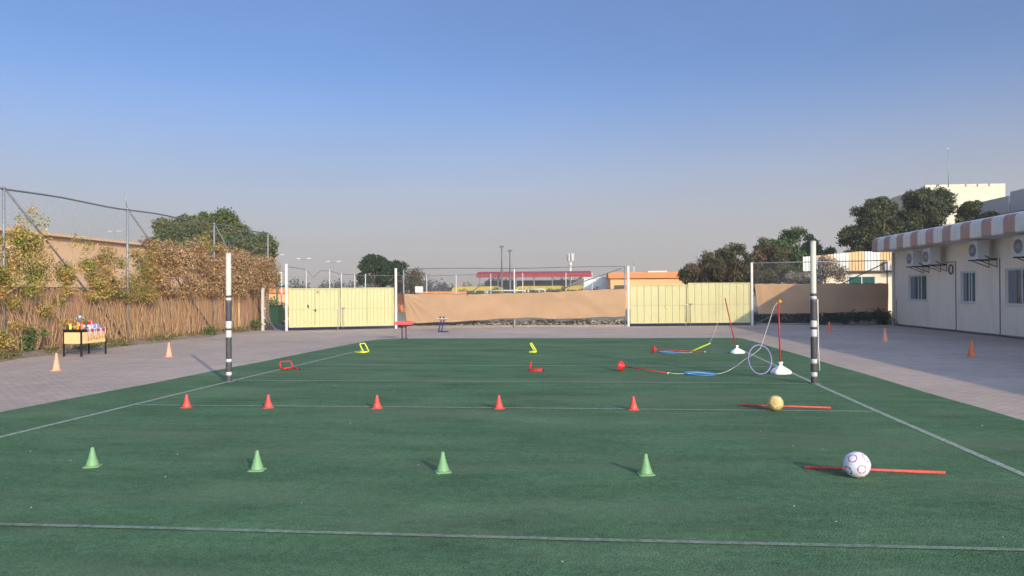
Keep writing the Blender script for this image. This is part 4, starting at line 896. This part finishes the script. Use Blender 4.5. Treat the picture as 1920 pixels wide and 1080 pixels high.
chain('mesh_panel', t, (-20.3, 50.2), (-13, 55), .5, 2.85, .12, .003); chain('mesh_panel', t, (-12.8, 55), (.1, 55), .5, 2.95, .12, .003)
def goal(x0, x1, y, h, label):
    t = thing('small_goal', label, 'goal', ((x0+x1)/2, y, 0), 'small white goals on the far court')
    mb = MB(); mb.tube([(x0, y, h), (x1, y, h)], .05, 7); build('crossbar', mb, 'polewhite', t)
    for x in (x0, x1): mb = MB(); mb.tube([(x, y, 0), (x, y, h)], .05, 7); mb.tube([(x, y, h), (x, y+.9, 0)], .03, 6); build('upright', mb, 'polewhite', t)
goal(-6.5, -3.95, 50, 1.76, 'white goal crossbar just left of the middle fence pole'); goal(-3.72, -2.6, 50, 1.83, 'white goal crossbar just right of the middle fence pole')
t = thing('notice_board', 'blank white notice board on posts over the left end of the cloth', 'sign', (-11.4, 52, 0))
mb = MB(); mb.box((-11.62, 52, 1.88), (.56, .04, .44)); build('board', mb, 'topwhite', t)
for x in (-11.8, -11.45): mb = MB(); mb.tube([(x, 52.05, 0), (x, 52.05, 1.7)], .025, 6); build('post', mb, 'polewhite', t)

# ================================================================= GOALPOSTS
def goalpost(x, y, H, bands, label, cable=False):
    t = thing('goalpost', label, 'goalpost', (x, y, 0), 'banded upright goalposts')
    R = .048; mb = MB(); mb.tube([(x, y, .02), (x+.0, y, H)], R, 20); mb.lathe([(R+.002, 0), (R+.002, .012), (.02, .02)], (x, y, H), 20); build('post', mb, 'goalcream', t)
    for z0, z1, mm, nm in bands:
        mb = MB(); e = .005 if mm == 'tapeblack' else .004
        prof = [(R+e*.5, z0), (R+e, z0+.006)]+[(R+e+random.uniform(0, .002), z0+(z1-z0)*q) for q in np.linspace(.1, .9, 5)]+[(R+e, z1-.006), (R+e*.5, z1)]
        mb.lathe(prof, (x, y, 0), 20); build('tape_band', mb, mm, t)
    mb = MB(); mb.lathe([(.10, .018), (.10, .026), (.062, .035)], (x, y, 0), 16); build('base_collar', mb, 'galvdark', t)
    if cable:
        mb = MB(); mb.tube([(x+.066, y-.01, 1.50), (x+.070, y-.01, 1.0), (x+.074, y-.01, .6), (x+.088, y-.02, .25)], .011, 6); build('white_strap', mb, 'rope', t)
    return t
random.seed(2)
goalpost(-6.57, 13.3, 2.39, [(.02, .13, 'tapeblack', 0), (.14, .20, 'tapewhite', 0), (.205, .38, 'tapeblack', 0), (.385, .44, 'tapewhite', 0), (.445, .84, 'tapeblack', 0), (.845, .97, 'tapewhite', 0), (.975, 1.005, 'tapeblack', 0), (1.01, 1.14, 'tapewhite', 0), (1.145, 1.52, 'tapeblack', 0), (1.525, 1.575, 'tapewhite', 0), (1.58, 1.62, 'tapeblack', 0)],
         'left goalpost, cream with black and white tape bands, standing on the left sideline')
goalpost(4.0, 13.52, 2.50, [(.02, .14, 'tapeblack', 0), (.145, .22, 'tapewhite', 0), (.225, .37, 'tapeblack', 0), (.375, .45, 'tapewhite', 0), (.455, .84, 'tapeblack', 0), (.845, .965, 'tapewhite', 0), (.97, 1.01, 'tapeblack', 0), (1.015, 1.12, 'tapewhite', 0), (1.125, 1.49, 'tapeblack', 0), (1.495, 1.55, 'tapewhite', 0), (1.555, 1.60, 'tapeblack', 0)],
         'right goalpost, cream with black and white tape bands and a white strap', cable=True)

# ================================================================= CONES
def cone(label, m, loc, group, H=.19, R=.062, B=.15, rz=0.0):
    t = thing('traffic_cone', label, 'cone', loc, group)
    prof = [(R, .010), (R*.97, .020), (R*.62, H*.45), (R*.33, H*.82), (R*.27, H*.97), (R*.20, H)]
    mb = MB(); mb.lathe(prof, (0, 0, 0), 28); build('cone_body', mb, m, t, True)
    mb = MB(); b_ = B/2; c = b_*.75
    oc = [(c, -b_), (b_, -c), (b_, c), (c, b_), (-c, b_), (-b_, c), (-b_, -c), (-c, -b_)]
    k = 8; mb.add([(x, y, 0) for x, y in oc]+[(x, y, .007) for x, y in oc]+[(x*.9, y*.9, .011) for x, y in oc],
                  [tuple(reversed(range(8))), tuple(range(16, 24))]+[(i, (i+1) % k, (i+1) % k+k, i+k) for i in range(k)]+[(i+k, (i+1) % k+k, (i+1) % k+2*k, i+2*k) for i in range(k)])
    build('cone_base', mb, m, t, True); t.rotation_euler = (0, 0, rz)
    return t
ZT = .0165
GG = 'green cones across the front of the turf'
c0 = cone('leftmost of the four green cones in the front row', 'green', (-4.66, 6.69, ZT), GG, H=.183, R=.060, B=.145, rz=.3)
dup(c0, (-3.02, 6.66, ZT), 'green cone second from left, in front of the second red cone', .1)
dup(c0, (-1.29, 6.72, ZT), 'green cone third from left, near the middle of the turf', .35)
dup(c0, (.54, 6.76, ZT), 'rightmost green cone, nearest to the white ball', .15)
RG = 'red cones along the second white line'
c1 = cone('leftmost of the five red cones on the white line', 'red', (-5.71, 10.27, ZT), RG, H=.188, R=.062, B=.15, rz=.2)
dup(c1, (-4.51, 10.32, ZT), 'red cone second from left on the white line', .5)
dup(c1, (-2.93, 10.36, ZT), 'red cone third from left, the middle one of the five', .1)
dup(c1, (-1.2, 10.44, ZT), 'red cone fourth from left, just left of a red hurdle farther back', .3)
dup(c1, (.67, 10.44, ZT), 'rightmost red cone, straight beyond the last green cone', .0)
OG = 'orange cones on the paving'
cf = cone('large faded orange cone on the left paving in front of the desk', 'faded', (-11.45, 15.25, 0), OG, H=.38, R=.085, B=.20, rz=.2)
dup(cf, (-10.91, 18.75, 0), 'faded orange cone on the left paving between desk and goalpost', .4)
co = cone('small orange cone farthest away, near the shaded hedge', 'orange', (9.83, 31.2, 0), OG, H=.39, R=.092, B=.215, rz=.2)
dup(co, (9.54, 19.5, 0), 'orange cone nearest on the shaded right paving', .3)
dup(cf, (9.64, 25.1, 0), 'pale pinkish orange cone between the other two on the shaded right paving', .1).scale = (1.1, 1.1, 1.12)

# ================================================================= BALLS AND STICKS
def ball(loc, r, label, m1, m2, seed, patches):
    mb = MB(); rs = random.Random(seed); NU, NV = 96, 56
    seeds = []
    g_ = (1+5**.5)/2
    for a in (-1, 1):
        for c in (-g_, g_): seeds += [Vector((0, a, c)), Vector((a, c, 0)), Vector((c, 0, a))]
    R = Matrix.Rotation(rs.random()*3, 3, 'X') @ Matrix.Rotation(rs.random()*3, 3, 'Z')
    seeds = [(R @ s_).normalized() for s_ in seeds]
    vs = []
    for i in range(NV+1):
        th = PI*i/NV
        for j in range(NU):
            ph = 2*PI*j/NU; d = Vector((math.sin(th)*math.cos(ph), math.sin(th)*math.sin(ph), math.cos(th)))
            ds = sorted([d.dot(s_) for s_ in seeds], reverse=True); e = ds[0]-ds[1]
            seam = .022*math.exp(-(e/.02)**2)
            vs.append(d*r*(1-seam))
    fs = [(i*NU+j, (i+1)*NU+j, (i+1)*NU+(j+1) % NU, i*NU+(j+1) % NU) for i in range(NV) for j in range(NU)]
    mb.add(vs, fs, True)
    for k, f in enumerate(mb.f):
        d = sum((Vector(mb.v[i]) for i in f), Vector())/4
        d.normalize(); ds = [d.dot(s_) for s_ in seeds]; b_ = max(ds); idx = ds.index(b_)
        if patches == 'ring': mb.mi[k] = 1 if (.935 < b_ < .965) else 0
        else: mb.mi[k] = 1 if (ds0 := sorted(ds, reverse=True))[0]-ds0[1] < .05 else 0
    o = build('football', mb, [m1, m2]); o.location = loc; tag(o, label, 'ball', 'footballs resting against red sticks')
    return o
ball((2.36, 6.78, ZT+.112), .112, 'white football with dark pink pentagon outlines in the front', 'ballwhite', 'ballmark', 3, 'ring')
ball((2.58, 10.45, ZT+.105), .105, 'smaller-looking yellow and cream football on the second line', 'ballyel', 'ballpale', 8, 'blot')
def stick(a, b_, label, z=ZT):
    mb = MB(); mb.tube([(a[0], a[1], z+.014), (b_[0], b_[1], z+.014)], .0135, 10); tag(build('training_stick', mb, 'red'), label, 'stick', 'red plastic sticks lying on the turf')
stick((2.0, 7.08), (3.17, 6.95), 'red stick lying on the turf behind the white football')
stick((2.18, 10.88), (3.38, 10.68), 'red stick lying on the turf behind the yellow football')

# ================================================================= MINI HURDLES
def hurdle(label, m, loc, rz, lean, h=.20, wd=.24, ft=.26, capm=True, R=.012):
    """round-cornered loop standing across local y, two feet running along local +x"""
    t = thing('mini_hurdle', label, 'hurdle', loc, 'small plastic tube hurdles on the turf')
    mb = MB(); pts = []
    k = .045
    def arc(cy, cz, a0, a1): return [(cy+k*math.cos(a), cz+k*math.sin(a)) for a in np.linspace(a0, a1, 6)]
    loop = [(-wd/2, R)]+arc(-wd/2+k, h-k, PI, PI/2)+arc(wd/2-k, h-k, PI/2, 0)+[(wd/2, R)]
    P = [(z*math.sin(lean), y, R+z*math.cos(lean)) for y, z in loop]
    mb.tube(P, R, 8); build('loop', mb, m, t, True)
    for s in (-1, 1):
        mb = MB(); mb.tube([(0, s*wd/2, R), (ft, s*wd/2, R)], R, 8); f_ = build('foot', mb, m, t, True)
        mb = MB(); mb.tube([(ft, s*wd/2, R), (ft+.025, s*wd/2, R)], R*1.15, 8); build('end_cap', mb, 'black' if capm else m, f_, True)
    mb = MB(); mb.tube([(0, -wd/2, R), (0, wd/2, R)], R*.95, 8); build('base_tube', mb, m, t, True)
    t.rotation_euler = (0, 0, rz)
    return t
hurdle('yellow hurdle leaning at the far left corner of the pitch', 'yellow', (-5.93, 19.95, ZT), PI-.35, .55, h=.27, capm=False, R=.017)
hurdle('yellow hurdle leaning far back near the middle of the turf', 'yellow', (-1.30, 20.15, ZT), PI-.15, .55, h=.27, wd=.2, ft=.14, capm=False, R=.017)
hurdle('red hurdle on the left white sideline', 'redbright', (-6.42, 15.65, ZT), -.75, -.45, h=.16, wd=.27, ft=.30)
hurdle('red hurdle standing in front of the middle yellow one', 'redbright', (-1.12, 15.5, ZT), .0, .1, h=.155, wd=.30, ft=.26)

# ================================================================= FLAG BASES LYING DOWN, POLES, HOOPS, ROPES
def lying(label, a, b_, r, tipm):
    """red domed base lying on its rim with the stick reaching the turf"""
    a = Vector((*a, ZT+r*.98)); b_ = Vector((*b_, ZT+.016)); d = (b_-a).normalized()
    t = thing('pole_with_base', label, 'pole', (a.x, a.y, ZT), 'red poles with domed bases lying on the turf')
    R = d.to_track_quat('Z', 'Y').to_matrix()
    mb = MB(); mb.lathe([(r, -.03), (r*1.0, -.018), (r*.86, 0), (r*.6, .035), (r*.28, .055), (.02, .075)], a, 26, R); build('domed_base', mb, 'redbright', t)
    mb = MB(); mb.tube([a+d*.06, a.lerp(b_, .5), b_], .0125, 9); build('stick', mb, 'polered', t)
    mb = MB(); mb.tube([b_, b_+d*.035], .017, 9); build('tip', mb, tipm, t)
lying('nearer fallen red pole pointing at the flat blue hoop', (.76, 15.50), (1.62, 14.98), .105, 'tapewhite')
lying('farther fallen red pole reaching under the lime hoop', (1.84, 20.1), (3.18, 20.30), .095, 'tapewhite')
def hoop(c, r, nrm, m, label, tr=.011, wob=0):
    nv = Vector(nrm).normalized(); a = nv.orthogonal().normalized(); b_ = nv.cross(a)
    mb = MB(); mb.tube([Vector(c)+a*r*math.cos(t)*(1)+b_*r*math.sin(t) for t in np.linspace(0, 2*PI, 48, endpoint=False)], tr, 8, closed=True)
    return tag(build('hoop', mb, m), label, 'hoop', 'plastic hoops on the turf')
hoop((2.26, 14.98, ZT+.012), .30, (0.02, 0, 1), 'bluehoop', 'bright blue hoop lying flat beside the nearer red pole')
hoop((2.26, 20.2, ZT+.012), .27, (0, 0, 1), 'bluepale', 'pale blue hoop lying flat under the farther red pole')
hoop((3.05, 20.15, ZT+.135), .29, (-.42, .16, 1), 'yellowhoop', 'lime yellow hoop tilted up by a rope', tr=.014)
hoop((3.43, 15.05, ZT+.285), .285, (.55, -1, .15), 'purple', 'lilac hoop standing upright on the turf')
def stand(label, base, top, bs, clip):
    t = thing('weighted_pole', label, 'pole', (base[0], base[1], ZT), 'red poles held up in white bags')
    base = Vector((*base, ZT)); top = Vector(top)
    mb = MB(); mb.tube([base+Vector((0, 0, .05)), base.lerp(top, .5), top], .0155, 10); build('stick', mb, 'polered', t)
    n = 28; vs = []; prof = [(1.0, 0.0), (1.08, .03), (1.0, .07), (.80, .115), (.52, .155), (.26, .19), (.13, .22), (.20, .25), (.25, .285), (.10, .29)]
    rs = random.Random(int(bs*100))
    ph = [rs.random()*6 for _ in range(4)]
    for q, z in prof:
        for j in range(n):
            a = 2*PI*j/n; k = 1+(.10*math.sin(3*a+ph[0])+.07*math.sin(7*a+ph[1])+.05*math.sin(11*a+z*20+ph[2]))*(1 if q > .3 else .6)
            vs.append((base.x+bs*q*k*math.cos(a), base.y+bs*.75*q*k*math.sin(a), base.z+z*bs*4.3*(1+.05*math.sin(5*a))))
    mb = MB(); mb.add(vs, [(i*n+j, i*n+(j+1) % n, (i+1)*n+(j+1) % n, (i+1)*n+j) for i in range(len(prof)-1) for j in range(n)]+[tuple((len(prof)-1)*n+j for j in range(n))], True)
    build('sandbag', mb, 'bag', t)
    if clip:
        mb = MB(); mb.lathe([(.022, -.03), (.03, -.01), (.03, .01), (.022, .03)], tuple(top-Vector((-.02, .01, .02))), 12); mb.lathe([(.005, -.022), (.02, -.012), (.023, 0), (.02, .012), (.005, .022)], tuple(top-Vector((-.045, .0, .03))), 12); build('clip', mb, 'clip', t)
    return t
stand('farther red pole tilting left in a white bag', (3.97, 20.0), (3.68, 20.0, 1.46), .165, False)
stand('nearer upright red pole in a large white bag with orange clip', (3.83, 15.1), (3.80, 15.1, 1.46), .185, True)
def rope(pts, label):
    P = [Vector(p) for p in pts]; out = []
    for i in range(len(P)-1):           # Catmull-Rom smoothing
        p0, p1, p2, p3 = P[max(i-1, 0)], P[i], P[i+1], P[min(i+2, len(P)-1)]
        for t in np.linspace(0, 1, 7, endpoint=False):
            out.append(.5*((2*p1)+(-p0+p2)*t+(2*p0-5*p1+4*p2-p3)*t*t+(-p0+3*p1-3*p2+p3)*t**3))
    out.append(P[-1]); mb = MB(); mb.tube(out, .0055, 6); tag(build('rope', mb, 'rope'), label, 'rope', 'white ropes joining poles and hoops')
rope([(1.64, 14.97, .05), (1.75, 14.92, .03), (1.95, 14.93, .03), (2.2, 14.95, .045), (2.45, 15.0, .03), (2.62, 14.95, .03), (2.80, 15.0, .08), (2.90, 15.03, .13), (3.02, 15.07, .20), (3.14, 15.07, .30), (3.24, 15.02, .37), (3.40, 15.0, .50), (3.45, 15.02, .57), (3.53, 15.04, .80), (3.62, 15.06, 1.06), (3.71, 15.08, 1.32), (3.79, 15.08, 1.42)], 'white rope from the blue hoop over the lilac hoop to the nearer pole top')
rope([(3.28, 20.2, .26), (3.36, 20.1, .42), (3.45, 20.05, .68), (3.55, 20.02, 1.05), (3.66, 20.0, 1.40)], 'thin white rope from the lime hoop to the tilting pole')
rope([(2.5, 20.05, .04), (2.62, 20.0, .03), (2.76, 19.98, .035), (2.84, 20.0, .05)], 'short white rope between the pale blue and lime hoops')

# ================================================================= DESK WITH PRIZES
DX, DY = -13.52, 19.12; RZ = math.radians(-4)
t = thing('school_desk', 'black-legged wooden desk covered with prizes by the left fence', 'desk', (DX, DY, 0))
t.rotation_euler = (0, 0, RZ)
W2, L2, Ht = .26, .46, .72
mb = MB(); mb.box((0, 0, Ht-.012), (2*W2+.06, 2*L2+.10, .024)); build('desktop', mb, 'black', t, True)
for sx_ in (-1, 1):
    for sy_ in (-1, 1): mb = MB(); mb.box((sx_*W2, sy_*L2, (Ht-.024)/2), (.034, .034, Ht-.024)); build('leg', mb, 'black', t, True)
mb = MB()
for sx_ in (-1, 1): mb.box((sx_*W2, 0, Ht-.05), (.03, 2*L2-.034, .045))
for sy_ in (-1, 1): mb.box((0, sy_*L2, Ht-.05), (2*W2-.034, .03, .045))
build('frame', mb, 'black', t, True)
mb = MB(); mb.box((0, -L2, Ht-.225), (2*W2-.036, .016, .30)); build('end_panel', mb, 'deskpanel', t, True)
mb = MB(); mb.box((W2, 0, Ht-.225), (.016, 2*L2-.036, .30)); build('side_panel', mb, 'deskpanel', t, True)
RM = Matrix.Rotation(RZ, 3, 'Z')
def dk(x, y, z): v = RM @ Vector((x, y, 0)); return (DX+v.x, DY+v.y, z)
labs = ['nearest medal on a red ribbon hanging over the desk edge', 'second medal on a ribbon from the near end of the desk', 'third medal on a ribbon from the near end of the desk', 'middle medal of those hanging from the desk', 'third medal from the far end of the desk', 'second medal from the far end of the desk', 'farthest medal on a ribbon hanging from the desk']
for i in range(7):
    yy = -.24+.105*i; md = thing('medal', labs[i], 'medal', dk(W2+.035, yy, Ht), 'medals hanging from the desk edge')
    ln = .25-.012*(i % 3)-.01*i/2
    x = W2+.036
    mb = MB(); mb.m = i % 2; p = [dk(x-.10, yy-.03, Ht+.004), dk(x, yy-.028, Ht+.004), dk(x+.004, yy-.024, Ht-.05), dk(x, yy, Ht-ln)]; q = [dk(x-.10, yy+.03, Ht+.004), dk(x, yy+.028, Ht+.004), dk(x+.004, yy+.024, Ht-.05), dk(x, yy, Ht-ln)]
    for P_ in (p, q): mb.tube(P_, .008, 5); mb.m = 1-mb.m
    build('ribbon', mb, ['ribbonred', 'ribbonwhite'], md)
    mb = MB(); mb.lathe([(.026, -.003), (.028, 0), (.026, .003)], dk(x, yy, Ht-ln-.025), 16, Matrix.Rotation(PI/2, 3, 'Y')); build('medallion', mb, 'gold', md)
def bottle(x, y, h, r, m, capm, label, nm='bottle'):
    t = thing(nm, label, nm, dk(x, y, Ht)); mb = MB(); mb.lathe([(r*.9, 0), (r, .01), (r, h*.62), (r*.75, h*.75), (r*.4, h*.84), (r*.4, h*.9)], dk(x, y, Ht), 14); build('bottle_body', mb, m, t)
    mb = MB(); mb.lathe([(r*.45, h*.9), (r*.45, h)], dk(x, y, Ht), 12); build('cap', mb, capm, t)
bottle(-.13, -.38, .17, .034, 'yellow', 'green', 'small yellow-green bottle at the near left corner of the desk')
bottle(.08, -.36, .20, .034, 'clip', 'topwhite', 'orange bottle near the front corner of the desk')
bottle(.17, -.33, .19, .030, 'orange', 'redbright', 'darker orange bottle beside the front corner of the desk')
t = thing('trophy', 'tall dark and silver trophy cup standing among the bottles', 'trophy', dk(.0, -.20, Ht))
mb = MB(); mb.box(dk(0, -.20, Ht+.04), (.11, .11, .08), RZ); build('plinth', mb, 'black', t)
mb = MB(); mb.lathe([(.03, .08), (.014, .12), (.014, .20), (.03, .22), (.055, .26), (.068, .33), (.066, .37)], dk(0, -.20, Ht), 18); build('cup', mb, 'silver', t)
for s in (-1, 1): mb = MB(); mb.tube([dk(s*.055, -.20, Ht+.25), dk(s*.10, -.20, Ht+.28), dk(s*.10, -.20, Ht+.33), dk(s*.066, -.20, Ht+.345)], .007, 6); build('handle', mb, 'silver', t)
t = thing('trophy', 'shorter green-flecked trophy right of the tall cup', 'trophy', dk(.12, -.10, Ht))
mb = MB(); mb.box(dk(.12, -.10, Ht+.025), (.08, .08, .05), RZ); build('plinth', mb, 'galvdark', t)
mb = MB(); mb.lathe([(.02, .05), (.012, .10), (.03, .14), (.045, .18), (.04, .22)], dk(.12, -.10, Ht), 14); build('cup', mb, 'shadegreen', t)
t = thing('wire_basket', 'small rounded wicker basket behind the yellow bottle', 'basket', dk(-.14, -.18, Ht))
mb = MB(); mb.lathe([(.07, 0), (.085, .06), (.09, .10)], dk(-.14, -.18, Ht), 16); build('bowl', mb, 'stem', t)
mb = MB(); mb.tube([dk(-.14-.085*math.cos(a), -.18, Ht+.10+.15*math.sin(a)) for a in np.linspace(0, PI, 12)], .008, 6); build('handle', mb, 'polered', t)
def giftbox(x, y, z, d, m, m2, label):
    t = thing('gift_box', label, 'box', dk(x, y, z), 'wrapped boxes on the desk')
    mb = MB(); mb.box(dk(x, y, z+d[2]/2), d, RZ); build('box', mb, m, t)
    mb = MB(); mb.box(dk(x, y, z+d[2]/2), (d[0]+.006, .025, d[2]+.006), RZ); mb.box(dk(x, y, z+d[2]/2), (.025, d[1]+.006, d[2]+.004), RZ); build('ribbon', mb, m2, t)
giftbox(.06, .02, Ht, (.22, .14, .11), 'boxwhite', 'boxpink', 'white wrapped box with pink ribbon at the middle of the desk')
giftbox(.08, .20, Ht, (.22, .17, .12), 'boxblue', 'boxwhite', 'blue and white wrapped box farther along the desk')
giftbox(.05, .08, Ht+.12, (.17, .17, .085), 'redbright', 'ribbonwhite', 'red box stacked on top of the other wrapped boxes')

# ================================================================= FAR SMALL STANDS
t = thing('side_table', 'narrow table with a red tray top at the far edge of the turf', 'table', (-6.32, 25.75, 0))
TX, TY = -6.32, 25.72
for dx, dy in ((-.065, .1), (.075, .1)): mb = MB(); mb.box((TX+dx, TY+dy, .29), (.035, .035, .55)); build('leg', mb, 'maroon', t)
mb = MB(); mb.box((TX, TY+.15, .50), (.40, .40, .05)); mb.box((TX, TY+.1, .02), (.19, .40, .03)); build('frame', mb, 'maroon', t)
mb = MB(); mb.box((TX, TY+.15, .545), (.56, .52, .03)); mb.box((TX, TY-.11, .60), (.56, .02, .09)); mb.box((TX, TY+.41, .60), (.56, .02, .09)); build('tray', mb, 'tray', t)
for i, (x, lab) in enumerate(((-.12, 'small red bundle at left on the red tray'), (.06, 'small dark bundle in the middle of the red tray'), (.17, 'small dark bundle at right on the red tray'))):
    mb = MB(); mb.lathe([(.035, 0), (.045, .03), (.04, .08), (.02, .10)], (TX+x, TY+.05, .56), 10); tag(build('bundle', mb, 'redbright' if i == 0 else 'maroon'), lab, 'bundle', 'bundles on the red tray')
t = thing('cantilever_desk', 'small school desk with slanting navy legs in front of the beige cloth', 'desk', (-5.9, 30.6, 0))
CX, CY = -5.92, 30.6
mb = MB(); mb.box((CX+.04, CY+.15, .555), (.42, .40, .025)); build('desktop', mb, 'topwhite', t)
mb = MB(); mb.box((CX+.03, CY+.15, .525), (.36, .34, .03)); build('tray', mb, 'navy', t)
for y in (-.02, .32):
    mb = MB(); mb.bar((CX-.10+(.06 if y > 0 else 0), CY+y, .03), (CX+.02+(.06 if y > 0 else 0), CY+y, .52), .045, .045); build('leg', mb, 'navy', t)
    mb = MB(); mb.bar((CX-.12, CY+y, .02), (CX+.26, CY+y, .02), .04, .04); build('foot', mb, 'navy', t)
for i, x in enumerate((-.05, .10)):
    mb = MB(); mb.lathe([(.03, 0), (.035, .04), (.02, .08), (.03, .10)], (CX+x, CY+.1, .568), 10); tag(build('small_cup', mb, 'maroon'), ('left' if i == 0 else 'right')+' of two small dark cups on the navy desk', 'cup', 'cups on the navy desk')

# ================================================================= LITTER
random.seed(14)
mb = MB()
for i in range(45):
    x = random.uniform(-7.5, 5); y = 4.5+random.random()**1.3*16; s = random.uniform(.006, .014); a = random.random()*3
    c, sn = math.cos(a)*s, math.sin(a)*s
    mb.add([(x-c, y-sn, .022), (x+sn*.6, y-c*.6, .024), (x+c, y+sn, .030), (x-sn*.6, y+c*.6, .026)], [(0, 1, 2, 3)])
o = build('paper_litter', mb, 'paperbit'); tag(o, 'tiny white scraps scattered over the turf', 'litter', kind='stuff')

# ================================================================= AIR
hz = MB(); hz.box((0, 190, 14), (640, 520, 30.5))
ho = build('haze', hz, []); ho['kind'] = 'stuff'
hm = bpy.data.materials.new('haze_air'); hm.use_nodes = True; n_ = hm.node_tree; n_.nodes.clear()
vo = n_.nodes.new('ShaderNodeVolumePrincipled'); vo.inputs['Color'].default_value = (0.97, 0.93, 0.87, 1); vo.inputs['Density'].default_value = 0.0010; vo.inputs['Anisotropy'].default_value = 0.2
om = n_.nodes.new('ShaderNodeOutputMaterial'); n_.links.new(vo.outputs[0], om.inputs['Volume']); ho.data.materials.append(hm)
